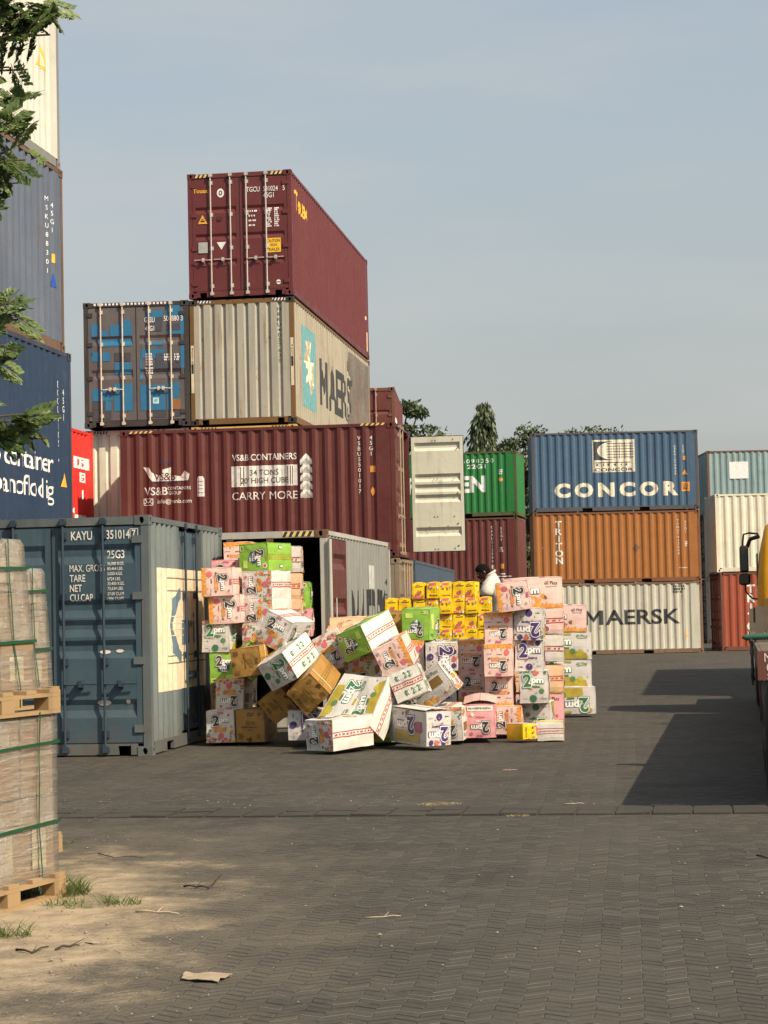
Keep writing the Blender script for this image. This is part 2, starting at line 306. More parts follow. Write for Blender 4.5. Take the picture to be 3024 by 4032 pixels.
# ------------------------------------------------------------------ shipping containers
def door_profile(bands, depth):
    pts = [(0., 0.)]
    for a, b2 in bands: pts += [(a, 0.), (a+.035, -depth), (b2-.025, -depth), (b2, 0.)]
    return pts + [(1., 0.)]
BANDS_A = [(.25, .31), (.49, .55), (.72, .78)]
BANDS_B = [(.08, .17), (.335, .42), (.43, .51), (.525, .61), (.80, .885)]
BANDS_C = [(.28, .36), (.60, .68)]
class Container:
    def __init__(s, label, loc, yaw, A, B, H, mat, kinds, group='shipping containers stacked in the yard', frame_mat=None, pitch=.278, depth=.036, simple=False, end_pitch=.25, bands=BANDS_A, rod_mat=None, inside=None, casting_mat=None, pockets=True, stripes=None, door_mat=None, roof_bars=False):
        s.A, s.B, s.H, s.mat = A, B, H, mat
        s.o = thing('shipping_container', label, 'shipping container', loc, yaw, group)
        s.fm = frame_mat or mat; s.pitch = pitch; s.depth = depth; s.kinds = kinds; s.bands = bands
        s.rod = rod_mat or s.fm; s.end_pitch = end_pitch; s.dm = door_mat or mat
        s.cm = casting_mat or s.fm
        s.prof = {}
        s.frame(pockets); s.castings()
        for f, k in kinds.items():
            if k == 'side': s.panel(f, s.pitch, s.depth)
            elif k == 'end': s.panel(f, s.end_pitch, .045, prf=(.52, .66, .80, .94))
            elif k == 'door': s.doors(f)
            elif k == 'flat': s.panel(f, 10, .002)
        r = MB(); e = .05; n = 24
        lx = A if A >= B else B
        k = 0
        pts = []
        q = .10
        while q < lx-.1:
            pts += [(q, -.012), (q+.06, -.012), (q+.075, -.028), (q+.20, -.028), (q+.215, -.012)]; q += .23
        pts = [(0.04, -.012)] + pts + [(lx-.04, -.012)]
        vs = []
        for a, z in pts:
            for c in (.06, (B if A >= B else A)-.06):
                vs.append((-A+a, c, H+z) if A >= B else (-A+c, a, H+z))
        r.add(vs, [(2*i, 2*i+2, 2*i+3, 2*i+1) for i in range(len(pts)-1)])
        r.build('roof_panel', mat, s.o)
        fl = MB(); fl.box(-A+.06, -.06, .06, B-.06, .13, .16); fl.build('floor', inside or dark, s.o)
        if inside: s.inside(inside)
    def fr(s, f):
        A, B = s.A, s.B
        return {'front': (Vector((-A, 0, 0)), Vector((1, 0, 0)), Vector((0, -1, 0)), A), 'right': (Vector((0, 0, 0)), Vector((0, 1, 0)), Vector((1, 0, 0)), B),
                'back': (Vector((0, B, 0)), Vector((-1, 0, 0)), Vector((0, 1, 0)), A), 'left': (Vector((-A, B, 0)), Vector((0, -1, 0)), Vector((-1, 0, 0)), B)}[f]
    def P(s, f, u, v, d):
        o, U, Nn, Ln = s.fr(f); return o + U*u + Nn*d + Vector((0, 0, v))
    def fbox(s, mb, f, u0, u1, v0, v1, d0, d1, m=0):
        vs = [s.P(f, u, v, d) for v in (v0, v1) for d in (d1, d0) for u in (u0, u1)]
        mb.add(vs, [(0, 2, 3, 1), (4, 5, 7, 6), (0, 1, 5, 4), (2, 6, 7, 3), (0, 4, 6, 2), (1, 3, 7, 5)], m)
    def frame(s, pockets):
        A, B, H = s.A, s.B, s.H; mb = MB()
        for x in (-A, -.105):
            for y in (0, B-.105): mb.box(x+.004, x+.101, y+.004, y+.101, .118, H-.118)
        for f in ('front', 'back', 'right', 'left'):
            Ln = s.fr(f)[3]; k = s.kinds.get(f, 'side'); is_end = Ln < 3
            th = .11 if (is_end and k in ('door', 'open', 'end')) else .065
            s.fbox(mb, f, .178, Ln-.178, H-th-(.0 if is_end else .012), H-.012, -.065, -.006)
            bh = .15 if is_end else .165
            gaps = []
            if pockets and is_end: gaps = [(.26, .42), (Ln-.42, Ln-.26)] if Ln > 2 else []
            elif pockets and Ln < 7: gaps = [(Ln/2-1.22, Ln/2-.86), (Ln/2+.86, Ln/2+1.22)]
            u = .178
            for a, b2 in gaps + [(Ln-.178, None)]:
                s.fbox(mb, f, u, a, .018, bh, -.06, -.012 if not is_end else -.006)
                if b2:
                    s.fbox(mb, f, a, b2, .125, bh, -.06, -.012); s.fbox(mb, f, a, b2, .02, .125, -.5, -.45)
                    u = b2
        mb.build('frame', s.fm, s.o)
    def castings(s):
        A, B, H = s.A, s.B, s.H; a, b2, h = .178, .162, .118
        for z in (0, H-h):
            for sx, sy in ((0, 0), (1, 0), (0, 1), (1, 1)):
                mb = MB()
                x0 = -A-.003 if sx else -a+.003; x1 = x0+a; y0 = -.003 if not sy else B-b2+.003; y1 = y0+b2
                # outward faces have a real oval hole
                def plate(O, U, V, Nn, w_, h_):
                    n = 12; outer = []; inner = []
                    for k in range(n):
                        an = 2*math.pi*k/n + math.pi/n
                        c_, s_ = math.cos(an), math.sin(an); q = 1/max(abs(c_), abs(s_))
                        outer.append(O + U*(w_/2 + w_/2*c_*q) + V*(h_/2 + h_/2*s_*q)); inner.append(O + U*(w_/2+.030*c_) + V*(h_/2+.042*s_))
                    deep = [p - Nn*.06 for p in inner]
                    vs = outer+inner+deep
                    fs = [(k, (k+1) % n, n+(k+1) % n, n+k) for k in range(n)] + [(n+k, n+(k+1) % n, 2*n+(k+1) % n, 2*n+k) for k in range(n)]
                    mb.add(vs, fs, 0); mb.add(deep, [tuple(range(n))], 1)
                X, Y, Z = Vector((1, 0, 0)), Vector((0, 1, 0)), Vector((0, 0, 1))
                if sy == 0: plate(Vector((x0, y0, z)), X, Z, -Y, a, h)
                else: plate(Vector((x1, y1, z)), -X, Z, Y, a, h)
                if sx == 0: plate(Vector((x1, y0, z)), Y, Z, X, b2, h)
                else: plate(Vector((x0, y1, z)), -Y, Z, -X, b2, h)
                yi, xi = (y1 if sy == 0 else y0), (x0 if sx == 0 else x1)
                mb.add([(x0, y0, z), (x1, y0, z), (x1, y1, z), (x0, y1, z), (x0, y0, z+h), (x1, y0, z+h), (x1, y1, z+h), (x0, y1, z+h)], [(3, 2, 1, 0), (4, 5, 6, 7)], 0)
                mb.add([(x0, yi, z), (x1, yi, z), (x1, yi, z+h), (x0, yi, z+h)], [(0, 1, 2, 3)], 0)
                mb.add([(xi, y0, z), (xi, y1, z), (xi, y1, z+h), (xi, y0, z+h)], [(0, 1, 2, 3)], 0)
                mb.build('corner_casting', [s.cm, dark], s.o)
    def profile_pts(s, f, pitch, depth, u0, u1, prf=(.25, .5, .75, 1.0)):
        pts = [(u0, -.010)]; u = u0 + .05; q0, q1, q2, q3 = prf
        while u + pitch < u1:
            pts += [(u+pitch*(q0-.25), -.010), (u+pitch*(q1-.25), -.010-depth), (u+pitch*(q2-.25), -.010-depth), (u+pitch*(q3-.25), -.010)]; u += pitch
        pts.append((u1, -.010)); return pts
    def panel(s, f, pitch, depth, span=None, name=None, prf=(.25, .5, .75, 1.0)):
        Ln = s.fr(f)[3]; u0, u1 = span or (.10, Ln-.10)
        pts = s.profile_pts(f, pitch, depth, u0, u1, prf)
        s.prof.setdefault(f, []).extend(pts)
        is_end = Ln < 3; v0 = .15 if is_end else .155; v1 = s.H-(.105 if is_end else .07)
        mb = MB(); vs = []
        for u, d in pts: vs += [s.P(f, u, v0, d), s.P(f, u, v1, d)]
        mb.add(vs, [(2*i, 2*i+2, 2*i+3, 2*i+1) for i in range(len(pts)-1)])
        return mb.build(name or ('end_panel' if is_end else 'side_panel'), s.mat, s.o)
    def depth_at(s, f, u):
        pts = s.prof.get(f)
        if not pts: return 0.0
        for (a, d0), (b2, d1) in zip(pts, pts[1:]):
            if a <= u <= b2: return d0 if b2 == a else d0 + (d1-d0)*(u-a)/(b2-a)
        return pts[-1][1]
    def leaf(s, P, wdt, hgt, o, mat, bands, depth=.03):
        """one door leaf in its own plane P(u,v,d); returns the door object"""
        mb = MB(); th = .045; mu = .07
        def bx(u0, u1, v0, v1, d0, d1, m=0):
            vs = [P(u, v, d) for v in (v0, v1) for d in (d1, d0) for u in (u0, u1)]
            mb.add(vs, [(0, 2, 3, 1), (4, 5, 7, 6), (0, 1, 5, 4), (2, 6, 7, 3), (0, 4, 6, 2), (1, 3, 7, 5)], m)
        bx(0, mu, 0, hgt, -th, 0); bx(wdt-mu, wdt, 0, hgt, -th, 0)
        pts = door_profile([(1-b2, 1-a) for a, b2 in bands][::-1], depth)
        vs = []
        for v, d in pts: vs += [P(mu-.001, v*hgt, d-.002), P(wdt-mu+.001, v*hgt, d-.002)]
        mb.add(vs, [(2*i, 2*i+1, 2*i+3, 2*i+2) for i in range(len(pts)-1)])
        bv = [P(mu, 0, -th), P(wdt-mu, 0, -th), P(wdt-mu, hgt, -th), P(mu, hgt, -th)]
        mb.add(bv, [(3, 2, 1, 0)])
        # rubber gasket round the leaf
        for q in ((-.012, -.002, -.01, hgt+.01), (wdt+.002, wdt+.012, -.01, hgt+.01)): bx(q[0], q[1], q[2], q[3], -.04, -.004, 1)
        bx(0, wdt, hgt+.002, hgt+.014, -.04, -.004, 1); bx(0, wdt, -.014, -.002, -.04, -.004, 1)
        return mb.build('door', [mat, rubber], o)
    def fittings(s, P, wdt, hgt, door, rods, hinge_u, rmat, hmat, handle_v=.27):
        for ru, hs in rods:
            mb = MB(); mb.tube([P(ru, -.10, .048), P(ru, hgt+.09, .048)], .017, 8)
            def bx(u0, u1, v0, v1, d0, d1):
                vs = [P(u, v, d) for v in (v0, v1) for d in (d1, d0) for u in (u0, u1)]
                mb.add(vs, [(0, 2, 3, 1), (4, 5, 7, 6), (0, 1, 5, 4), (2, 6, 7, 3), (0, 4, 6, 2), (1, 3, 7, 5)])
            for v in (.06, hgt*.36, hgt*.66, hgt-.14): bx(ru-.035, ru+.045, v, v+.085, 0.0, .034)
            for v in (-.115, hgt+.035): bx(ru-.03, ru+.035, v, v+.075, .004, .075); bx(ru-.045, ru-.02, v+.02, v+.05, .02, .06); bx(ru+.02, ru+.05, v+.02, v+.05, .02, .06)
            r = mb.build('lock_rod', rmat, door)
            hb = MB(); hv = hgt*handle_v
            hb.tube([P(ru, hv, .06), P(ru+hs*.05, hv, .075), P(ru+hs*.26, hv+.008, .07), P(ru+hs*.40, hv+.008, .065)], [.014, .012, .011, .013], 6)
            vs = [P(ru+hs*.20+q[0], hv+q[1], q[2]) for q in ((-.03, -.05, .005), (.03, -.05, .005), (.03, .06, .005), (-.03, .06, .005), (-.02, -.03, .09), (.02, -.03, .09), (.02, .05, .09), (-.02, .05, .09))]
            hb.add(vs, [(0, 1, 5, 4), (1, 2, 6, 5), (2, 3, 7, 6), (3, 0, 4, 7), (4, 5, 6, 7)])
            hb.build('handle', rmat, door)
        for v in (.12, hgt*.36, hgt*.66, hgt-.2):
            mb = MB(); u0, u1 = (hinge_u-.03, hinge_u+.10) if hinge_u < wdt/2 else (hinge_u-.10, hinge_u+.03)
            vs = [P(u, vv, d) for vv in (v, v+.09) for d in (.022, -.01) for u in (u0, u1)]
            mb.add(vs, [(0, 2, 3, 1), (4, 5, 7, 6), (0, 1, 5, 4), (2, 6, 7, 3), (0, 4, 6, 2), (1, 3, 7, 5)])
            mb.build('hinge', hmat, door)
    def doors(s, f, leaves=(0, 1)):
        Ln = s.fr(f)[3]; w2 = (Ln-.22)/2 - .012; hgt = s.H-.15-.118-.03
        for i in leaves:
            u0 = .11 + i*(w2+.024)
            P = lambda u, v, d, u0=u0: s.P(f, u0+u, .165+v, -.012+d)
            d = s.leaf(P, w2, hgt, s.o, s.dm, s.bands)
            # hinges on the outer stile, rods symmetric about the seam
            rods = [(w2*.27, 1), (w2*.73, -1)] if s.bands is not BANDS_A else ([(w2*.40, -1), (w2*.82, -1)] if i == 0 else [(w2*.14, 1), (w2*.56, 1)])
            if s.bands is BANDS_B: rods = [(w2*.13, 1), (w2*.585, 1)]
            s.fittings(P, w2, hgt, d, rods, 0 if i == 0 else w2, s.rod, s.fm)
        s.dprof = [(v*hgt, d) for v, d in door_profile([(1-b2, 1-a) for a, b2 in s.bands][::-1], .03)]
        def dd(v):
            for (a, d0), (b2, d1) in zip(s.dprof, s.dprof[1:]):
                if a <= v <= b2: return d0 if b2 == a else d0+(d1-d0)*(v-a)/(b2-a)
            return 0.
        s.doorP = lambda i: (lambda u, v, d: s.P(f, .11+i*(w2+.024)+u, .165+v, -.012+d+dd(v)))
        s.dw, s.dh = w2, hgt
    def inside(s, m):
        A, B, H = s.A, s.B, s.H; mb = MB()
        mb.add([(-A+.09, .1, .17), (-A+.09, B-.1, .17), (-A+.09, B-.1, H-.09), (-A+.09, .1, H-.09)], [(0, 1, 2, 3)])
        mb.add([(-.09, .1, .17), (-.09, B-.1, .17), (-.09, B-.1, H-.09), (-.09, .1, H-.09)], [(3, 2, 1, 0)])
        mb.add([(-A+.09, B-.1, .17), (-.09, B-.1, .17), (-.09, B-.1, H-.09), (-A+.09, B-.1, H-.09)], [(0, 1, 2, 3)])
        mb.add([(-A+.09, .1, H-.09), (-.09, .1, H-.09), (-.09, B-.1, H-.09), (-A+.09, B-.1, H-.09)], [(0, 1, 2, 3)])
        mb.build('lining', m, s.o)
    # --- lettering and marks that follow the corrugated sheet
    def mark(s, f, items, name='lettering', lift=.004, flatd=None, P=None):
        """items: list of (polys, material) in face coordinates (u, v); marks standing apart become parts of their own"""
        fl = []
        for li, (polys, mat) in enumerate(items):
            for vs, fs in polys:
                if not vs: continue
                xs = [q[0] for q in vs]; ys = [q[1] for q in vs]
                fl.append([li, mat, vs, fs, min(xs), max(xs), min(ys), max(ys)])
        grp = list(range(len(fl)))
        def root(i):
            while grp[i] != i: i = grp[i]
            return i
        G = .11
        for i in range(len(fl)):
            for j in range(i):
                A_, B_ = fl[i], fl[j]
                if A_[4] < B_[5]+G and B_[4] < A_[5]+G and A_[6] < B_[7]+G and B_[6] < A_[7]+G: grp[root(i)] = root(j)
        for r in sorted(set(root(i) for i in range(len(fl)))):
            s.mark1(f, [q for i, q in enumerate(fl) if root(i) == r], name, lift, flatd, P)
    def mark1(s, f, lst, name, lift, flatd, P):
        mats = []; vsA = []; fsA = []; mi = []
        for li, mat, vs, fs, x0, x1, y0, y1 in lst:
            if mat not in mats: mats.append(mat)
            bm = bmesh.new(); bv = [bm.verts.new((x, y, 0)) for x, y in vs]
            for q in fs:
                try: bm.faces.new([bv[k] for k in q])
                except ValueError: pass
            bmesh.ops.triangulate(bm, faces=bm.faces[:])
            if flatd is None and P is None:
                for u, d in s.prof.get(f, []):
                    if x0 < u < x1: bmesh.ops.bisect_plane(bm, geom=bm.verts[:]+bm.edges[:]+bm.faces[:], plane_co=(u, 0, 0), plane_no=(1, 0, 0), dist=1e-5)
            if P:
                for v, d in getattr(s, 'dprof', []):
                    if y0 < v < y1: bmesh.ops.bisect_plane(bm, geom=bm.verts[:]+bm.edges[:]+bm.faces[:], plane_co=(0, v, 0), plane_no=(0, 1, 0), dist=1e-5)
            bm.verts.index_update(); b = len(vsA); lf = lift + li*.0015
            for v in bm.verts: vsA.append(tuple(P(v.co.x, v.co.y, lf) if P else s.P(f, v.co.x, v.co.y, (s.depth_at(f, v.co.x) if flatd is None else flatd) + lf)))
            for q in bm.faces: fsA.append([b+v.index for v in q.verts]); mi.append(mats.index(mat))
            bm.free()
        me = bpy.data.meshes.new(name); me.from_pydata(vsA, [], fsA)
        for m in mats: me.materials.append(m)
        me.polygons.foreach_set('material_index', mi); me.update()
        o = bpy.data.objects.new(name, me); COL.objects.link(o); o.parent = s.o
def T(body, cx, cy, h, wfac=1.0, bold=0.02, width=None, spacing=1.0, align='c'):
    """text polys: cap height h, centred at cx,cy"""
    if 'M' in body: bold = 0.0                 # the built-in font's M folds over itself when thickened
    vs, fs, tw, thh = text2d(body, bold, spacing); k = h/.70; kx = k*wfac
    if width: kx = width/tw
    ox = cx if align == 'c' else (cx + tw*kx/2 if align == 'l' else cx - tw*kx/2)
    return ([(ox+x*kx, cy+y*k) for x, y in vs], fs)
def bigmark(cx, cy, h, width):
    """the six letter company mark with a heavy first letter"""
    wm = width*.205; x0 = cx-width/2; x1 = x0+wm; t = wm*.22; y0, y1 = cy-h/2, cy+h/2; xm = (x0+x1)/2
    L_ = [[(x0, y0), (x0+t, y0), (x0+t, y1), (x0, y1)], [(x1-t, y0), (x1, y0), (x1, y1), (x1-t, y1)], [(x0+t, y1), (x0+t, y1-h*.34), (xm, y0+h*.16), (xm, y0+h*.50)], [(x1-t, y1), (xm, y0+h*.50), (xm, y0+h*.16), (x1-t, y1-h*.34)]]
    return [poly(q) for q in L_] + [T('AERSK', x1+width*.02+(width*.775)/2, cy, h, 1., .02, width=width*.775)]
def V(body, cx, top, h, step, bold=.02, wfac=1.0):
    """one letter under the other"""
    return [T(ch, cx, top - i*step - h/2, h, wfac, bold) for i, ch in enumerate(body) if ch != ' ']
def poly(pts): return (list(pts), [tuple(range(len(pts)))])
def stripes_(s, f, u0, u1, v0, v1, n, m1, m2=None):
    it = []
    if m2: it.append(([poly(rect(u0, u1, v0, v1))], m2))
    wq = (u1-u0)/n; ps = []
    for k in range(n): a = u0+k*wq; ps.append(poly([(a, v0), (a+wq*.5, v0), (a+wq*.9, v1), (a+wq*.4, v1)]))
    it.append((ps, m1)); s.mark(f, it, 'warning_stripe', lift=.004, flatd=-.006)
def smalltext(cx, cy, w_, h_, rows, rng, fill=.8):
    """a block of small stencilled figures"""
    ps = []; rh = h_/rows
    for r in range(rows):
        y1 = cy+h_/2-r*rh; x = cx-w_/2; end = cx-w_/2+w_*rng.uniform(fill*.8, 1)
        while x < end-.008:
            ww = rng.uniform(.018, .032); ps.append(poly(rect(x, min(x+ww, end), y1-rh*.72, y1))); x += ww + rng.choice((.007, .007, .03))
    return ps
HY = flat('stripe_yellow', (.70, .50, .18), .6); HB = flat('stripe_black', (.03, .03, .03), .6)
rng = random.Random(11)
# --- nearest dark blue container with closed doors
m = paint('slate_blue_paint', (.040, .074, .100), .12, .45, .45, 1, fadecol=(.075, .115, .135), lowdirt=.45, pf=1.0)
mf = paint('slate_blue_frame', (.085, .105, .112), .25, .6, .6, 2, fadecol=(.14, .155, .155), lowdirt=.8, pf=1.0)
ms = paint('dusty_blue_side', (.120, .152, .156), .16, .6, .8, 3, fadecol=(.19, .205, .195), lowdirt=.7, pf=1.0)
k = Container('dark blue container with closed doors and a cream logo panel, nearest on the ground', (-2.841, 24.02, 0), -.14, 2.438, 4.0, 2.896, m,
              {'front': 'door', 'left': 'side', 'back': 'end'}, frame_mat=mf, bands=BANDS_B, rod_mat=flat('blue_rod', (.030, .048, .070), .5), pitch=.24)
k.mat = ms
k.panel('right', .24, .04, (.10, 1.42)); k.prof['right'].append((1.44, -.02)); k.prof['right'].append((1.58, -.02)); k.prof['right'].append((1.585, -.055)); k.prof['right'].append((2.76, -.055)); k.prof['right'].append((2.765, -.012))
p_ = MB(); k.fbox(p_, 'right', 1.42, 1.58, .155, 2.83, -.09, -.02); k.fbox(p_, 'right', 2.765, 2.84, .155, 2.83, -.09, -.012); p_.build('door_frame', mf, k.o)
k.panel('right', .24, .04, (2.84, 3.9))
SP = lambda u, v, d: k.P('right', 1.585+u, .20+v, -.055+d)
d_ = k.leaf(SP, 1.175, 2.56, k.o, m, BANDS_C, .05)
k.fittings(SP, 1.175, 2.56, d_, [(.28, 1), (.88, -1)], 0, k.rod, mf)
cream = flat('cream_panel', (.66, .56, .40), .6); blueink = flat('logo_blue', (.10, .16, .21), .6); darkbrown = flat('panel_dark_brown', (.17, .16, .12), .6)
def arc(cx, cy, r0, r1, a0, a1, n=18, sx=1.0):
    vs = []; 
    for i in range(n+1):
        a = R(a0+(a1-a0)*i/n); vs += [(cx+sx*r0*math.cos(a), cy+r0*math.sin(a)), (cx+sx*r1*math.cos(a), cy+r1*math.sin(a))]
    return (vs, [(2*i, 2*i+1, 2*i+3, 2*i+2) for i in range(n)])
ps = [poly(rect(.46, 2.95, .74, 2.27))]
ln = [poly(rect(.95, 2.95, v, v+.018)) for v in (2.14, 1.98, 1.16, 1.07)]  # thin dark horizontal lines across the cream panel
k.mark('right', [(ps, cream), (ln, darkbrown), ([arc(1.78, 1.55, .36, .50, 95, 265, sx=1.5), T('ri', 2.28, 1.52, .42, 1.25, .02), poly(rect(1.78, 1.98, 1.30, 1.62))], blueink),
                 ([poly(rect(1.05, 1.85, v, v+.012)) for v in (1.42, 1.50, 1.58, 1.66)], cream),
                 ([T('lo', 2.2, .93, .13, 1.3, .01), T('e&,', 2.55, .93, .13, 1.2, .01)], darkbrown)], 'logo_panel', .006)
P0 = k.doorP(1); dw, dh = k.dw, k.dh
k.mark('front', [([T('KAYU', .37, 2.50, .105, .70, .012), T('351014', .825, 2.505, .105, .66, .012), T('7', 1.02, 2.505, .10, .7, .01), T('25G3', .785, 2.265, .095, .74, .012),
                   T('MAX. GROSS', .215, 2.105, .085, .64, .012, align='l'), T('TARE', .215, 1.985, .085, .68, .012, align='l'), T('NET', .215, 1.865, .085, .68, .012, align='l'), T('CU.CAP', .215, 1.75, .085, .68, .012, align='l')]
                  + [T(q, .685, 2.15-.060*i, .038, .78, .008, align='l') for i, q in enumerate(('36,000 KGS.', '80,464 LBS.', '3,050 KGS.', '6724 LBS.', '33,400 KGS.', '73,634 LBS.', '37.00 CU.M', '1306 CU.FT'))]
                  + [poly(rect(.975, 1.07, 2.435, 2.442)), poly(rect(.975, 1.07, 2.565, 2.572)), poly(rect(.972, .979, 2.435, 2.572)), poly(rect(1.066, 1.073, 2.435, 2.572))], white_ink),
                 ([poly(circ(.64, 1.09, .07, .025, 9)), poly(circ(.82, 1.10, .05, .022, 7)), poly(circ(.62, .48, .09, .035, 9)), poly(circ(.92, .49, .03, .03, 6))], flat('scraped_paint', (.55, .50, .46)))], 'lettering', .006, P=P0)

# --- open grey container whose cartons have been unloaded
mg = paint('pale_grey_paint', (.27, .28, .265), .06, .35, .25, 4, fadecol=(.36, .37, .35))
mrd = paint('maroon_door', (.115, .030, .026), .12, .4, .4, 5)
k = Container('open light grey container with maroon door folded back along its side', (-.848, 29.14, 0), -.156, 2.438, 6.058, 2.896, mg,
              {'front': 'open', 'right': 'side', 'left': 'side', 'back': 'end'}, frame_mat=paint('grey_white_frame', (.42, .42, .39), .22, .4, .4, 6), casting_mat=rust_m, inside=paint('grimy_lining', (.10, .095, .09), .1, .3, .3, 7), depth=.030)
stripes_(k, 'front', 1.78, 2.24, 2.80, 2.875, 5, HB, HY)
DP = lambda u, v, d: k.P('right', .06+u, .17+v, .07+d)
d_ = k.leaf(DP, 1.16, 2.58, k.o, mrd, BANDS_B, .04)
dr_ = MB(); dr_.tube([k.P('right', -.02, .2, .05), k.P('right', -.02, 2.75, .05)], .03, 8); dr_.build('hinge_post', k.fm, k.o)
hd = MB(); hd.tube([DP(.16, 1.05, .02), DP(.16, 1.72, .02)], .012, 6); hd.build('lashing_bar', steel, d_)
for kk, u in enumerate((.35, .95, 1.55)):
    c_ = MB(); k.fbox(c_, 'front', u, u+.09, 2.73, 2.79, -.01, .05); c_.build('cam_keeper', rust_m, k.o)
k.mark('right', [([*bigmark(3.85, 1.30, 1.45, 3.5)], black_ink), ([poly(rect(3.7, 4.3, 2.06, 2.45))], flat('pale_patch', (.40, .42, .40))), (V('4 22 2', 5.62, 2.25, .11, .13), black_ink)], 'lettering')

# --- maroon twenty-footer with white lettering, on top of a rusty tan one
mv = paint('maroon_paint', (.125, .030, .027), .06, .35, .35, 8, fadecol=(.17, .055, .047))
VX, VY, VYAW = .27, 42.63, -.136
k = Container('maroon high cube container lettered CARRY MORE with one white door swung open', (VX, VY, 2.855), VYAW, 6.058, 2.438, 2.896, mv,
              {'front': 'side', 'back': 'side', 'left': 'end'}, bands=BANDS_A, rod_mat=flat('rod_tan', (.33, .25, .18), .55))
k.doors('right', (0,))
P1 = k.P
mwi = paint('cream_white_paint', (.58, .58, .48), .16, .5, .5, 9, fadecol=(.50, .50, .42), rustcol=(.22, .17, .10))
# the far leaf, opened square to the end wall so that its ribbed inner face looks at the yard
def ODP(u, v, d): return Vector((.06+u, 2.33-d, .17+v))
d_ = k.leaf(ODP, 1.17, 2.585, k.o, mwi, [(.050, .125), (.325, .395), (.415, .485), (.505, .575), (.79, .87)], .055)
lk = MB()
for v in (.12, .62, 1.3, 2.3): lk.tube([ODP(1.02, v, .01), ODP(1.05, v, .01)], .012, 6)
for u, v in ((.48, 2.50), (.55, 2.50), (.95, 2.52), (.5, 1.62), (.57, 1.62), (.95, 1.63), (.5, .78), (.57, .78), (.95, .78), (.38, .55), (.80, .56), (.38, .47), (.80, .47), (.5, .05), (.57, .05), (.95, .06)):
    lk.tube([ODP(u, v, -.002), ODP(u, v, .012)], .013, 6)
lk.build('rivet', flat('dull_bolt', (.12, .11, .09)), d_)
rd = MB()
for u in (.35, .92): rd.tube([ODP(u, -.08, -.085), ODP(u, 2.66, -.085)], .017, 8)
rd.build('lock_rod', steel, d_)
w_ = white_ink; navy = flat('logo_navy', (.03, .04, .09))
ship = [poly([(.0, .62), (.14, .60), (.19, .50), (.28, .45), (.42, .42), (.60, .43), (.80, .40), (1.02, .34), (1.0, .30), (.2, .30), (.13, .40)]),
        poly([(.42, .43), (.44, .55), (.62, .60), (.62, .43)]), poly([(.82, .36), (.92, .52), (1.04, .44), (1.02, .34)])]
ship = [([(u+.50, v+1.48) for u, v in vs], fs) for vs, fs in ship]
smoke = [([(u+.98+dx, v+2.12) for u, v in ((0, 0), (.05, .05), (.03, .09), (.06, .13), (.0, .11), (-.03, .06), (-.01, .04))], [tuple(range(7))]) for dx in (-.06, .10)]
wave = [poly([(.55, 1.745), (.85, 1.775), (1.1, 1.76), (1.55, 1.79), (1.1, 1.735), (.85, 1.755)])]
mail = [poly(rect(.50, .72, 1.255, 1.27)), poly(rect(.50, .72, 1.395, 1.41)), poly(rect(.50, .515, 1.255, 1.41)), poly(rect(.705, .72, 1.255, 1.41)), poly([(.50, 1.405), (.61, 1.30), (.72, 1.405), (.70, 1.41), (.61, 1.325), (.52, 1.41)]), poly([(.50, 1.26), (.58, 1.34), (.57, 1.35), (.5, 1.285)]), poly([(.72, 1.26), (.64, 1.34), (.65, 1.35), (.72, 1.285)])]
chev = [poly([(3.98, v), (4.11, v+.15), (4.24, v), (4.24, v+.10), (4.11, v+.25), (3.98, v+.10)]) for v in (1.32, 1.50, 1.68, 1.86, 2.04)]
k.mark('front', [(ship + [T('VS&B', .78, 1.565, .17, .95, .012), T('CONTAINERS', 1.30, 1.62, .07, .85, .006), T('GROUP', 1.20, 1.515, .07, .85, .006), T('info@vsnb.com', 1.19, 1.33, .09, .95, .008)] + mail
                  + [T('VS&B CONTAINERS', 3.19, 2.235, .135, .86, .016, width=1.42), poly(rect(2.46, 3.92, 1.60, 2.05)), T('CARRY MORE', 3.19, 1.40, .17, .9, .022, width=1.44), poly([(1.70, 1.80), (1.73, 1.86), (1.83, 1.86), (1.86, 1.80), (1.86, 1.42), (1.70, 1.42)])] + chev
                  + V('VSBU5501017', 5.27, 2.62, .085, .115, .012) + V('45G1', 5.53, 2.62, .085, .115, .012), w_),
                 ([T('34 TONS', 3.19, 1.90, .12, .95, .012), T("20' HIGH CUBE", 3.19, 1.73, .12, .95, .012, width=1.05)] + [poly(rect(q, q+.02, 1.62, 2.03)) for q in (2.66, 2.72, 3.70, 3.76, 3.80)] + [poly(rect(1.72, 1.84, q, q+.012)) for q in (1.5, 1.58, 1.66, 1.74)], flat('dark_maroon_ink', (.08, .045, .04))),
                 ([T('VS&B', .98, 1.88, .17, .9, .01)], mv), (smoke+wave, navy), ([poly(rect(5.50, 5.62, 1.83, 1.97)), poly([(5.54, 1.52), (5.60, 1.46), (5.60, 1.38), (5.54, 1.32), (5.50, 1.42)])], orange_ink)], 'lettering')
stripes_(k, 'front', 5.30, 5.86, 2.835, 2.885, 5, HY); stripes_(k, 'front', .2, .75, 2.835, 2.885, 5, HY)
mtan = paint('rusty_tan_paint', (.27, .215, .15), .55, .5, .6, 10, fadecol=(.33, .28, .21), rustcol=(.14, .065, .025))
Container('rusty tan container at ground level beneath the maroon one with white lettering', (VX+.03, VY, 0), VYAW, 6.058, 2.438, 2.83, mtan,
          {'front': 'side', 'back': 'side', 'left': 'end', 'right': 'door'}, bands=BANDS_A, rod_mat=flat('rod_tan', (.33, .25, .18), .55))

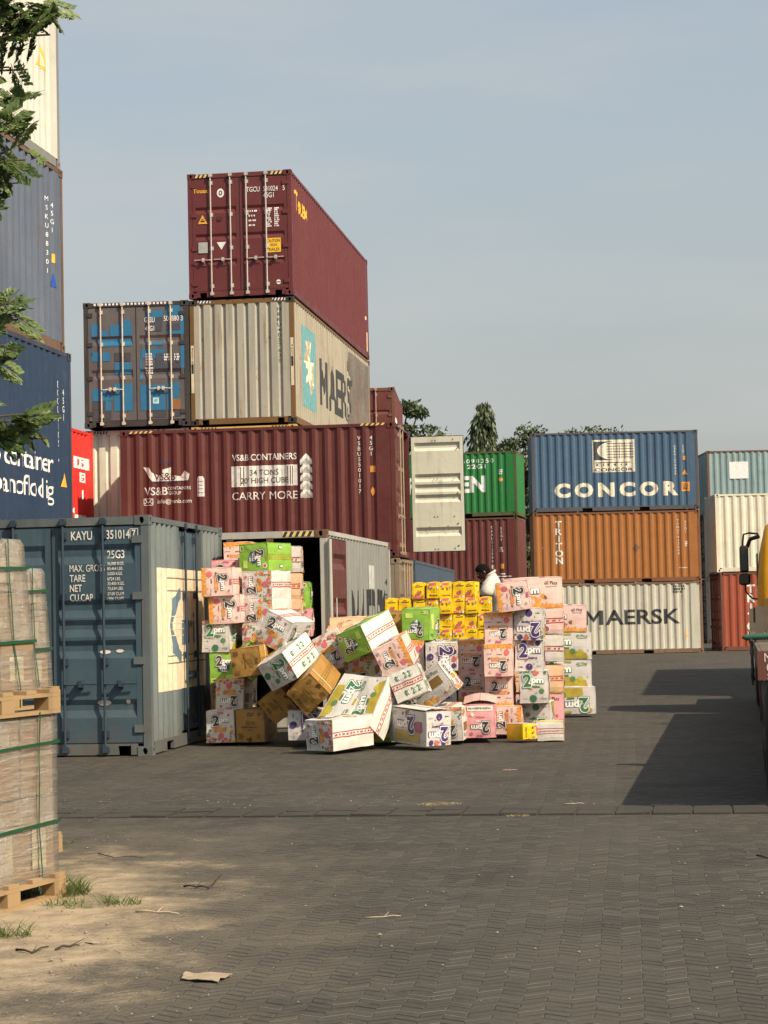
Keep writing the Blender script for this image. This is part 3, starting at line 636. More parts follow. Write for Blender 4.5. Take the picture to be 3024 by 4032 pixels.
# --- tower behind: pale grey forty-footer, maroon one on top
mt = paint('oxide_red_paint', (.150, .032, .034), .02, .25, .2, 11, fadecol=(.19, .055, .052))
k = Container('deep red container with closed doors at the very top of the tall stack', (-1.965, 45.35, 8.993), -.135, 2.438, 12.192, 2.896, mt,
              {'front': 'door', 'right': 'side', 'left': 'side', 'back': 'end'}, rod_mat=steel)
W1 = flat('label_white', (.74, .74, .74)); G1 = flat('label_grey', (.36, .38, .37))
P0, P1 = k.doorP(0), k.doorP(1)
k.mark('front', [([T('Touax', .20, 2.33, .10, .95, .02)], yellow_ink), ([poly(circ(.67, 2.26, .085, .105, 16)), poly([(.56, 1.12), (.78, 1.12), (.67, .94)])], W1),
                 ([poly(circ(.67, 2.26, .045, .06, 14))], mt), ([poly(circ(.67, 2.26, .020, .032, 10))], W1), ([poly([(.13, 1.56), (.35, 1.56), (.24, 1.77)])], flat('warning_yellow', (.75, .40, .05))), ([poly(rect(.19, .29, 1.60, 1.64)), poly(rect(.215, .265, 1.66, 1.68))], HB), ([poly(rect(.13, .35, .88, 1.13))], G1),
                 ([poly(rect(.585, .695, 1.62, 1.71))], flat('dark_plate', (.07, .02, .02)))], 'lettering', .006, P=P0)
k.mark('front', [([T('TGCU', .31, 2.31, .115, .72, .008), T('531024', .72, 2.31, .115, .72, .008), T('5', 1.03, 2.31, .115, .72, .008), T('45G1', .67, 2.16, .115, .75, .008)]
                 + sum([smalltext(.29, v, .30 if i == 0 else .18, .055, 1, rng, 1.) for i, v in enumerate((1.80, 1.69, 1.58, 1.47))], []) + smalltext(.67, 1.64, .16, .46, 10, rng, 1.) + smalltext(.86, 1.64, .12, .46, 10, rng, 1.)
                 + [poly(circ(.87, .14, .055, .055, 14))], W1), ([poly(rect(.59, .94, .83, 1.16))], flat('caution_yellow', (.78, .47, .03)))
                , ([T('CAUTION', .765, 1.095, .07, .8, .01, width=.30), T('HIGH', .765, 1.0, .06, .8, .01), T('TRAILER', .765, .895, .07, .8, .01, width=.30)], HB), ([poly(rect(.82, .92, .13, .15))], mt)], 'lettering', .006, P=P1)
k.mark('right', [([T('Touax', 1.35, 2.30, .46, 1.0, .02, width=1.7)], yellow_ink), ([poly(rect(11.75, 11.95, .2, .75)), poly(rect(11.6, 11.7, 1.55, 1.65)), poly(rect(11.7, 11.8, 1.1, 1.2))], flat('small_marks', (.62, .50, .33)))], 'lettering')
stripes_(k, 'front', .18, .48, 2.80, 2.875, 3, HY, HB); stripes_(k, 'front', 1.95, 2.25, 2.80, 2.875, 3, HY, HB)
mm_ = paint('weathered_pale_grey', (.30, .30, .255), .42, .6, .7, 12, pf=1.05, fadecol=(.36, .34, .27), rustcol=(.15, .075, .03))
msd = paint('weathered_pale_side', (.30, .275, .215), .42, .6, .7, 13, pf=1.0, fadecol=(.37, .33, .25), rustcol=(.12, .07, .035))
mbr = paint('brown_rust_posts', (.21, .115, .035), .5, .5, .5, 14, fadecol=(.17, .10, .05))
k = Container('weathered pale grey container with blue star panel and brown rusty corner posts', (-1.965, 45.35, 6.053), -.135, 2.438, 12.192, 2.896, mm_,
              {'front': 'end', 'left': 'side', 'back': 'end'}, frame_mat=mbr, casting_mat=paint('dark_casting', (.04, .034, .03), .2, .3, .3, 15), end_pitch=.262)
k.mat = msd; k.panel('right', .278, .036)
star = []
for i in range(14): a = 2*math.pi*i/14+.3; rr = .72 if i % 2 == 0 else .24; star.append((2.05+rr*1.0*math.cos(a), 1.48+rr*math.sin(a)))
k.mark('right', [([poly(rect(1.15, 2.95, .50, 2.42))], flat('faded_cyan', (.13, .315, .335))), ([poly(star)], flat('star_cream', (.68, .63, .48))), ([*bigmark(6.6, 1.35, 1.15, 6.2)], flat('faded_black', (.045, .045, .045))),
                 ([poly([(7.7, .3), (7.9, .8), (8.6, 1.1), (8.2, 1.5), (8.9, 1.9), (7.9, 2.2), (8.4, 2.7), (11.95, 2.7), (11.95, .2), (9.5, .18), (9.0, .5)])], worn(paint('scraped_bare_steel', (.15, .13, .11), .75, .8, .8, 16, fadecol=(.26, .235, .20), rustcol=(.15, .065, .03)), 1.0))], 'lettering')
k.mark('front', [(V('MRKU4057630', 2.09, 2.66, .085, .118, .010), black_ink)], 'lettering')
k.mark('front', [([poly(rect(.02, .09, .75, 1.85)), poly(rect(2.35, 2.42, .85, 1.95))], flat('post_label', (.60, .54, .40))), (sum([V('4057630', q, 1.8, .06, .075, .006) for q in (.055, 2.385)], []) + [poly(rect(.03, .08, 1.2, 1.42)), poly(rect(2.36, 2.41, 1.3, 1.52))], black_ink)], 'post_label', flatd=.0)
stripes_(k, 'front', .2, .5, 2.82, 2.88, 4, HB, W1); stripes_(k, 'front', 1.95, 2.25, 2.82, 2.88, 4, HB, W1)
myl = paint('signal_yellow_paint', (.50, .33, .10), .2, .4, .4, 17)
k = Container('yellow container mostly hidden, its striped top rail under the star container', (-1.965, 45.37, 3.12), -.135, 2.438, 12.192, 2.90, myl, {'front': 'end', 'right': 'side', 'left': 'side', 'back': 'end'})
stripes_(k, 'front', .2, .6, 2.81, 2.88, 5, HB); stripes_(k, 'front', 1.85, 2.24, 2.81, 2.88, 5, HB)
kp = MB()
for i in range(5): k.fbox(kp, 'front', .5+i*.3, .66+i*.3, 2.72, 2.78, -.05, .0)
kp.build('rail_notch', dark, k.o)
mge = paint('patched_blue_paint', (.112, .106, .112), .10, .5, .5, 18, fadecol=(.21, .19, .18), pf=.72)
mgf = paint('dark_brown_frame', (.045, .042, .042), .3, .4, .5, 19)
k = Container('blue and grey patched container with four white lock rods, beside the pale star container', (-4.40, 45.55, 6.053), -.06, 2.438, 12.192, 2.896, mge,
              {'front': 'door', 'right': 'side', 'left': 'side', 'back': 'end'}, frame_mat=mgf, rod_mat=flat('chalk_white_rod', (.52, .47, .38), .55), bands=[(.25, .33), (.55, .635)])
bl = paint('overpaint_blue', (.022, .135, .265), .05, .5, .4, 61, fadecol=(.035, .165, .29), pf=1.0); dk_ = paint('overpaint_dark', (.050, .052, .060), .1, .5, .4, 62, pf=.9)
def zr(x0, x1, y0, y1, xo, k_): return poly(rect(max(.072, (x0-xo)/k_), min(1.015, (x1-xo)/k_), (1410-y1)/475, (1410-y0)/475))
k.mark('front', [([zr(*q, 385, 422) for q in ((385, 500, 345, 490), (500, 590, 420, 490), (600, 845, 365, 490), (400, 600, 660, 760), (720, 800, 305, 365), (480, 840, 515, 600), (640, 800, 775, 905), (400, 620, 1060, 1195), (630, 845, 1010, 1310), (545, 600, 1190, 1300), (385, 425, 500, 700))], bl),
                 ([zr(*q, 385, 422) for q in ((390, 540, 1200, 1290), (400, 600, 1300, 1395), (640, 800, 670, 765))], dk_)], 'paint_patch', .005, P=k.doorP(0))
k.mark('front', [([zr(*q, 905, 440) for q in ((1000, 1180, 215, 290), (1210, 1390, 165, 290), (1400, 1440, 215, 950), (1215, 1395, 440, 480), (930, 1190, 1030, 1310), (1205, 1330, 1010, 1310), (950, 1190, 640, 740), (930, 960, 740, 980), (1335, 1375, 1055, 1090), (1000, 1180, 560, 600))], bl),
                 ([zr(*q, 905, 440) for q in ((1280, 1400, 1290, 1380), (1000, 1200, 1315, 1390))], dk_)], 'paint_patch', .005, P=k.doorP(1))
P1 = k.doorP(1)
k.mark('front', [([poly(rect(.22, .60, 2.04, 2.36)), poly(rect(.70, 1.0, 2.04, 2.20)), poly(rect(.44, .62, 1.28, 1.52)), poly(rect(.22, 1.0, 1.10, 1.28)), poly(rect(.9, 1.0, 1.3, 1.5))], flat('repaint_navy', (.055, .062, .085))),
                 ([T('GESU', .31, 2.30, .12, .60, .008), T('504880 3', .86, 2.32, .12, .60, .008, width=.44), T('45G1', .31, 2.10, .12, .60, .008)] + smalltext(.30, 1.38, .18, .30, 5, rng, 1.) + smalltext(.30, 1.12, .20, .16, 3, rng, 1.) + smalltext(.72, 1.42, .17, .17, 3, rng, 1.) + smalltext(.94, 1.42, .14, .17, 3, rng, 1.), W1),
                 ([poly(rect(.36, .50, .36, .50))], flat('mint_label', (.42, .66, .68))), ([poly(rect(.80, 1.0, .22, .46))], flat('orange_patch', (.25, .115, .04))), ([T('07', .43, .43, .07, .7, .006)], flat('teal_ink', (.06, .2, .25)))], 'lettering', .009, P=P1)
sq = [poly(rect(.25+i*.086, .25+i*.086+.048, 2.825, 2.872)) for i in range(20)]
k.mark('front', [(sq, W1)], 'warning_stripe', flatd=-.006)
mwh = paint('cream_white_end', (.60, .60, .50), .12, .4, .4, 20)
k = Container('cream white container end between the red container and the maroon one', (-4.45, 45.75, 3.12), -.1, 2.438, 12.192, 2.90, mwh, {'front': 'end', 'right': 'side', 'left': 'side', 'back': 'end'}, end_pitch=.262)
stripes_(k, 'front', .2, .55, 2.81, 2.88, 5, HB); stripes_(k, 'front', 1.4, 1.9, 2.81, 2.88, 4, flat('scuffed_brown', (.2, .15, .11)))
mrr = paint('bright_red_paint', (.56, .028, .022), .02, .3, .2, 21)
k = Container('bright red container side with white letters behind the navy container', (-7.50, 39.55, 3.02), -.145, 2.438, 6.058, 2.896, mrr, {'front': 'end', 'right': 'side', 'left': 'side', 'back': 'end'})
k.mark('right', [([poly(rect(4.55, 5.75, 2.02, 2.28)), poly(rect(5.05, 5.45, 1.72, 1.94)), T('1', 5.3, 1.45, .20, 1.6, .02), T('ÜD', 5.0, .72, .62, 1.6, .03)], W1), ([T('U 51', 5.15, 2.15, .17, 1.6, .01), T('G', 5.25, 1.83, .14, 1.6, .01)], flat('red_ink', (.45, .03, .03)))], 'lettering')

# --- tall stack at the left edge
mn = paint('navy_paint', (.022, .045, .095), .03, .3, .25, 22, fadecol=(.035, .065, .12))
def farcorner(px, py, Y, yaw, B): 
    p = at(px, py, Y); return (p.x + math.sin(yaw)*B, p.y - math.cos(yaw)*B)
x, y = farcorner(153, 765, 31.2, -.155, 12.192)
k = Container('navy blue container with large white lettering, lowest visible in the left stack', (x, y, 2.93), -.155, 2.438, 12.192, 2.896, mn, {'front': 'end', 'right': 'side', 'left': 'side', 'back': 'end'}, frame_mat=paint('navy_frame', (.035, .045, .075), .25, .4, .4, 23), depth=.022)
k.mark('right', [([T('eco container', 11.28, 1.10, .30, 1.0, .006, align='r', width=3.1), T('urbanoflodig', 11.28, .66, .30, 1.0, .0, align='r', width=3.1)] + V('ECOU2105 4', 11.55, 2.4, .10, .13, .01) + V('45G1', 11.8, 2.3, .10, .13, .01), W1), ([poly([(11.68, .78), (11.92, .78), (11.80, 1.0)])], yellow_ink)], 'lettering')
mgr = paint('faded_steel_blue', (.115, .145, .205), .16, .5, .6, 24, fadecol=(.17, .195, .245))
x, y = farcorner(140, 742, 31.2, -.155, 12.192)
k = Container('faded grey blue container in the middle of the tall left stack', (x, y, 5.84), -.155, 2.438, 12.192, 2.896, mgr, {'front': 'end', 'right': 'side', 'left': 'side', 'back': 'end'}, frame_mat=rust_m)
k.mark('right', [(V('MSKU88301', 11.45, 2.35, .075, .14, .0) + V('45G1', 11.72, 2.3, .075, .13, .0), W1), ([poly(rect(11.70, 11.78, 1.36, 1.50))], yellow_ink), ([poly([(11.66, .98), (11.84, .98), (11.72, 1.20)])], flat('blue_sticker', (.02, .07, .35)))], 'lettering')
x, y = farcorner(130, 345, 31.2, -.155, 12.192)
k = Container('white container at the top of the tall left stack behind leaves', (x, y, 8.75), -.155, 2.438, 12.192, 2.896, paint('off_white_paint', (.50, .50, .44), .04, .3, .25, 25), {'front': 'end', 'right': 'side', 'left': 'side', 'back': 'end'}, frame_mat=paint('grey_rail', (.25, .25, .24), .2, .3, .3, 26))
k.mark('right', [([poly([(11.15, 1.42), (11.62, 1.42), (11.4, 1.80)]), poly(rect(11.25, 11.4, 2.0, 2.2))], yellow_ink), ([poly([(11.27, 1.47), (11.52, 1.47), (11.4, 1.70)])], flat('pale_centre', (.6, .55, .42)))], 'lettering')

# --- behind the open door: blue forty-footer, green and maroon stack, small red one
mb_ = paint('dull_blue_paint', (.060, .095, .140), .03, .3, .2, 27)
k = Container('long dull blue container receding behind the yellow cartons', (.70, 46.5, 0), -.11, 2.438, 12.192, 2.896, mb_, {'front': 'end', 'right': 'side', 'left': 'side', 'back': 'end'})
k.mark('right', [([poly([(4.6, 1.75), (6.1, 2.1), (6.1, 1.75), (6.4, 1.75), (6.4, 1.2), (5.6, 1.2), (5.6, 1.5), (4.6, 1.4)])], W1)], 'logo')
mgn = paint('bright_green_paint', (.022, .215, .050), .04, .35, .3, 28, fadecol=(.05, .27, .085))
gx = at(1118, 1112, 79)
k = Container('bright green container with white letters EEN, on top of a maroon one', (gx.x, 79, 5.43), -.20, 6.058, 2.438, 2.591, mgn, {'front': 'side', 'right': 'end', 'left': 'end', 'back': 'side'}, frame_mat=paint('green_brown_frame', (.10, .12, .05), .5, .4, .4, 29))
k.mark('front', [([T('EVERGREEN', 4.80, 1.30, .60, 1.0, .045, align='r', width=4.6), T('EMCU6098350', 5.15, 2.22, .16, 1, .012, align='r', width=2.25, spacing=1.3), T('22G1', 4.45, 2.0, .16, 1., .012, width=.75)] + smalltext(5.42, 1.75, .16, .22, 3, rng), W1), ([poly(circ(5.42, 1.45, .09, .08, 8))], orange_ink)], 'lettering')
mma = paint('brick_maroon_paint', (.155, .040, .036), .12, .45, .4, 30, fadecol=(.20, .075, .065))
mfr = paint('brick_brown_frame', (.17, .075, .045), .5, .4, .4, 31)
k = Container('dusty maroon container under the bright green container', (gx.x, 79, 2.79), -.20, 6.058, 2.438, 2.591, mma, {'front': 'side', 'right': 'end', 'left': 'end', 'back': 'side'}, frame_mat=mfr)
k.mark('front', [(V('CAXU3120881', 5.02, 2.25, .10, .15, .012) + V('22G1', 5.38, 2.2, .10, .15, .012) + smalltext(5.38, 1.3, .16, .2, 3, rng) + [poly(rect(4.97, 5.07, .55, .70)), poly([(5.2, .22), (5.75, .22), (5.75, .26), (5.2, .26)]), poly(rect(5.3, 5.5, .32, .36)), poly(rect(5.35, 5.65, .13, .16))], W1), ([poly(rect(5.32, 5.46, .55, .74))], orange_ink)], 'lettering')
Container('maroon ground level container glimpsed behind the man in the white shirt', (gx.x, 79.05, 0), -.20, 6.058, 2.438, 2.75, mma, {'front': 'side', 'right': 'end', 'left': 'end', 'back': 'side'}, frame_mat=mfr)
sx_ = at(852, 838, 62)
k = Container('small brick red container end peeking over the maroon container', (sx_.x, 62, 6.12), -.05, 2.438, 6.058, 2.591, mma, {'front': 'door', 'right': 'side', 'left': 'side', 'back': 'end'}, frame_mat=mfr, rod_mat=flat('rod_rosy', (.40, .27, .22)))
k.mark('front', [([T('295434', .70, 1.18, .15, .75, .012), T('8', 1.06, 1.18, .15, .7, .012), T('22G1', .66, .96, .15, .75, .012), T('U', .10, 1.18, .15, .7, .012)], W1)], 'lettering', .006, P=k.doorP(1))
k.mark('right', [([poly(rect(.6, 1.5, .6, 1.7)), poly(rect(5.3, 5.7, .2, .7))], W1)], 'sticker')

# --- right hand stack of three with a narrow gap, then the stack at the right edge
CX, CY, CYAW = 11.47, 72.4, -.018
mcb = paint('mid_blue_paint', (.060, .125, .215), .10, .4, .45, 32, fadecol=(.10, .165, .245))
mcf = paint('grey_violet_frame', (.085, .085, .10), .4, .4, .4, 33)
k = Container('blue container with white CONCOR lettering and logo, top of its stack', (CX, CY, 5.20), CYAW, 6.058, 2.438, 2.896, mcb, {'front': 'side', 'right': 'end', 'left': 'end', 'back': 'side'}, frame_mat=mcf)
cw = worn(flat('sun_cream_white', (.68, .63, .51)), .7); cd = flat('concor_dark', (.045, .055, .075))
cres = []
for i in range(17): a = R(90+180*i/16); cres.append((2.72+.40*math.cos(a)*1.15, 2.17+.36*math.sin(a)))
inner = [(2.88+.34*math.cos(R(270-180*i/16))*1.05, 2.17+.30*math.sin(R(270-180*i/16))) for i in range(17)]
grid = [poly(rect(2.75, 3.72, v, v+.022)) for v in (1.95, 2.05, 2.15, 2.25, 2.35, 2.45)] + [poly(rect(u, u+.018, 1.9, 2.5)) for u in (3.0, 3.2, 3.4, 3.6)]
hin = []
xh = 2.32
for wd in (.20, .10, .17, .20, .10, .16): hin += [poly(rect(xh, xh+wd*.9, 1.755, 1.78)), poly(rect(xh+wd*.45, xh+wd*.55, 1.63, 1.76)), poly(circ(xh+wd*.3, 1.69, wd*.22, .03, 8))]; xh += wd+.06
hin.append(poly(rect(2.32, 3.62, 1.762, 1.782)))
k.mark('front', [([poly(rect(2.22, 3.76, 1.42, 2.60)), T('CONCOR', 3.06, .78, .46, 1.0, .055, spacing=1.42, width=4.5)], cw), ([poly(rect(2.27, 2.95, 1.86, 2.54))], cd), ([poly(circ(2.92, 2.2, .52, .32, 24))], cw),
                 (grid, cd), (hin + [T('CONCOR', 2.99, 1.51, .11, 1.3, .014, width=1.4)], cd),
                 (V('CXRU1098820', 5.22, 2.35, .075, .10, .010) + V('22G1', 5.52, 2.35, .075, .10, .010), white_ink), ([poly([(5.45, 1.27), (5.66, 1.27), (5.555, 1.46)]), poly(rect(5.42, 5.72, .66, 1.0)), poly(rect(5.5, 5.6, 1.80, 1.95))], orange_ink), (smalltext(5.57, .83, .22, .24, 4, rng, 1.), HB)], 'lettering')
mor = paint('orange_brown_paint', (.335, .130, .034), .20, .4, .4, 34, fadecol=(.38, .165, .055), rustcol=(.15, .055, .02))
k = Container('orange brown container with vertical white TRITON lettering, middle of its stack', (CX, CY, 2.591), CYAW, 6.058, 2.438, 2.591, mor, {'front': 'side', 'right': 'end', 'left': 'end', 'back': 'side'}, frame_mat=paint('orange_brown_frame', (.20, .085, .035), .45, .4, .4, 35))
k.mark('front', [(V('TRITON', .92, 2.28, .23, .265, .030, 1.15), white_ink), (V('TCNU7432088', 5.25, 2.25, .08, .12, .010) + V('22G1', 5.52, 2.2, .08, .12, .010) + smalltext(5.55, 1.35, .12, .2, 3, rng) + [poly(rect(5.25, 5.55, .48, .50)), poly(rect(.30, .33, 1.3, 1.33)), poly(rect(.1, .2, .16, .24))], white_ink), ([poly([(3.72, 1.1), (3.86, 1.25), (3.72, 1.40), (3.58, 1.25)])], flat('brown_diamond', (.16, .085, .04)))], 'lettering')
mmk = paint('streaked_cream_grey', (.42, .41, .345), .36, .5, .8, 36, pf=1.12, fadecol=(.34, .33, .28), rustcol=(.20, .11, .055))
k = Container('streaked cream container with black MAERSK lettering, bottom of its stack', (CX, CY, 0), CYAW, 6.058, 2.438, 2.591, mmk, {'front': 'side', 'right': 'end', 'left': 'end', 'back': 'side'}, frame_mat=paint('cream_rust_frame', (.20, .13, .08), .6, .5, .5, 37))
k.mark('front', [([*bigmark(3.49, 1.335, .52, 3.50)] + smalltext(5.25, 2.3, .5, .3, 3, rng), black_ink), ([T('6', 5.45, .68, .22, .7, .015)], yellow_ink)], 'lettering')
wx = at(1551, 1238, 73.8)
mrt = paint('brick_red_paint', (.30, .066, .034), .22, .4, .45, 38, fadecol=(.34, .10, .06), rustcol=(.13, .05, .025))
RX = wx.x+6.058
k = Container('brick red container with white TRITON lettering beside the truck', (RX+.08, 73.8, 0), 0.0, 6.058, 2.438, 2.896, mrt, {'front': 'side', 'right': 'end', 'left': 'door', 'back': 'side'}, frame_mat=paint('brick_red_frame', (.16, .06, .04), .4, .4, .4, 39))
k.mark('front', [(V('TRITON', 1.12, 2.42, .29, .345, .035, 1.15), white_ink)], 'lettering')
Container('plain cream white container on top of the brick red container at right', (RX-.03, 73.8, 2.91), 0.0, 6.058, 2.438, 2.896, paint('cream_paint_right', (.56, .54, .44), .10, .4, .5, 40), {'front': 'side', 'right': 'end', 'left': 'end', 'back': 'side'}, end_pitch=.25, pitch=.30)
lx = at(1526, 968, 89.5)
k = Container('faded pale blue container with white sticker at the far right top', (lx.x+6.058, 89.5, 5.75), 0.0, 6.058, 2.438, 2.896, paint('faded_pale_blue', (.225, .335, .355), .25, .5, .8, 41, fadecol=(.30, .38, .38), rustcol=(.13, .06, .03)), {'front': 'side', 'right': 'end', 'left': 'end', 'back': 'side'}, frame_mat=paint('pale_blue_rust_frame', (.16, .08, .05), .6, .4, .4, 42))
k.mark('front', [([poly(rect(1.0, 1.85, 1.62, 2.38))], W1)], 'sticker', flatd=-.006)
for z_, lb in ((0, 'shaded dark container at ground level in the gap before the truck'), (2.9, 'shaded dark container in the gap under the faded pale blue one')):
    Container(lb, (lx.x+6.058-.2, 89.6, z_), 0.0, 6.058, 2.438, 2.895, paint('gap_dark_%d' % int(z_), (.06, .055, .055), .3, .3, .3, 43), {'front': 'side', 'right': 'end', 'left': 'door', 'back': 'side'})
# --- stack beyond the right edge of the photo that throws the far block of shade across the yard
offm = paint('offside_grey', (.10, .10, .11), .2, .3, .3, 44)
for z_ in (0, 2.9):
    Container('dark grey container outside the right edge of the photo, ' + ('lower' if z_ == 0 else 'upper') + ' of two', (11.85, 33.6, z_), -.153, 2.438, 15.5, 2.88, offm, {'front': 'end', 'right': 'side', 'left': 'side', 'back': 'end'})
for z_ in (0, 2.9):  # unseen pair added to close a lit gap in the yard's shade
    Container('short unseen container added for its shade beyond the right edge, ' + ('lower' if z_ == 0 else 'upper') + ' of two', (13.0, 30.3, z_), -.153, 2.438, 2.99, 2.88, offm, {'front': 'end', 'right': 'side', 'left': 'side', 'back': 'end'})
# ------------------------------------------------------------------ cartons
CW, CH, CL = .37, .41, .78
def card(name, rgb, line=None, amt=.5, p=.046, q=.0175, rough=.42):
    """printed carton board; line: colour of the fine zigzag print"""
    m, t, b = newmat(name); L = t.links.new
    tcn = N(t, 'ShaderNodeTexCoord')
    no = N(t, 'ShaderNodeTexNoise'); no.inputs['Scale'].default_value = 7; no.inputs['Detail'].default_value = 5; L(tcn.outputs['Object'], no.inputs['Vector'])
    mr = N(t, 'ShaderNodeMapRange', i_1=.35, i_2=.7, i_3=.88, i_4=1.05); L(no.outputs['Fac'], mr.inputs[0])
    src = N(t, 'ShaderNodeRGB'); src.outputs[0].default_value = (*rgb, 1); c = src.outputs[0]
    if line:
        uv = N(t, 'ShaderNodeUVMap'); sp = N(t, 'ShaderNodeSeparateXYZ'); L(uv.outputs[0], sp.inputs[0])
        def M(op, a, bb):
            n = N(t, 'ShaderNodeMath', operation=op)
            for i, z in enumerate((a, bb)):
                if isinstance(z, (int, float)): n.inputs[i].default_value = z
                else: L(z, n.inputs[i])
            return n.outputs[0]
        tri = M('PINGPONG', sp.outputs['X'], p/2)
        fr = M('FRACT', M('DIVIDE', M('ADD', sp.outputs['Y'], M('MULTIPLY', tri, 1.0)), q), 0)
        st = N(t, 'ShaderNodeMapRange', i_1=.30, i_2=.45, i_3=1., i_4=0.); L(fr, st.inputs[0])
        x = N(t, 'ShaderNodeMix', data_type='RGBA'); L(M('MULTIPLY', st.outputs[0], amt), x.inputs[0]); L(c, x.inputs[6]); x.inputs[7].default_value = (*line, 1); c = x.outputs[2]
    sc_ = N(t, 'ShaderNodeVectorMath', operation='SCALE'); L(c, sc_.inputs[0]); L(mr.outputs[0], sc_.inputs['Scale'])
    L(sc_.outputs[0], b.inputs['Base Color']); b.inputs['Roughness'].default_value = rough; b.inputs['Specular IOR Level'].default_value = .35
    bp = N(t, 'ShaderNodeBump'); bp.inputs['Strength'].default_value = .4; bp.inputs['Distance'].default_value = .02; L(no.outputs['Fac'], bp.inputs['Height']); L(bp.outputs[0], b.inputs['Normal'])
    return m
GL = (.22, .22, .23)
C = dict(
  white=card('board_white', (.61, .585, .54)), hatch=card('board_zigzag', (.68, .65, .62), (.13, .13, .14), .62, p=.062, q=.024), pinkh=card('board_pink_zigzag', (.74, .55, .50), (.60, .34, .30), .6, p=.062, q=.024),
  pink=card('board_pink', (.74, .36, .38)), peach=card('board_peach', (.74, .50, .33), (.70, .36, .14), .5), green=card('board_green', (.225, .43, .060)), kraft=card('board_kraft', (.33, .185, .050)),
  yellow=card('board_yellow', (.78, .53, .015)), shadeboard=card('board_side_shade', (.42, .40, .38)))
I = dict(dk=flat('ink_charcoal', (.045, .040, .040)), wh=flat('ink_white', (.80, .78, .74)), gr=flat('ink_green', (.045, .17, .085)), pu=flat('ink_purple', (.060, .035, .15)), red=flat('ink_red', (.50, .13, .10)),
  cir=flat('ink_crimson', (.62, .14, .16)), org=flat('ink_orange', (.68, .26, .035)), flame=flat('ink_flame', (.72, .30, .07)), amber=flat('ink_amber', (.74, .40, .05)), tape=flat('ink_tape_red', (.42, .075, .06)),
  mag=flat('ink_magenta', (.42, .12, .20)), grey=flat('ink_grey', (.34, .32, .32)), olive=flat('ink_olive', (.36, .28, .035)), leaf=flat('ink_leaf', (.10, .20, .07)), navy=flat('ink_navy', (.03, .07, .16)), lime=flat('ink_lime', (.52, .66, .16)),
  brn=flat('ink_brown', (.10, .050, .015)), brn2=flat('ink_olive_brown', (.20, .115, .025)), lemon=flat('ink_lemon', (.45, .40, .05)), photo=flat('ink_photo', (.42, .33, .10)), strap=flat('strap_cream', (.62, .50, .33)))
IL = list(I.values()) + list(C.values())
MI = {k: i for i, k in enumerate(I)}; MI.update({'#'+k: len(I)+i for i, k in enumerate(C)})
def bulge(p, w_, l_, h_, seed):
    """soft board: faces belly a little, corners crushed"""
    x, y, z = p; nx, ny, nz = x/(w_/2), y/(l_/2), z/(h_/2)
    n = noise.noise_vector(Vector((x*5+seed*3, y*4, z*5+seed*2)))*.011 + noise.noise_vector(Vector((x*13, y*11+seed, z*13)))*.004
    b = .010
    bx = b*(1-min(1, ny*ny))*(1-min(1, nz*nz)); by = b*.6*(1-min(1, nx*nx))*(1-min(1, nz*nz)); bz = b*(1-min(1, nx*nx))*(1-min(1, ny*ny))
    return (x+nx*bx+n.x, y+ny*by+n.y, z+nz*bz+n.z)
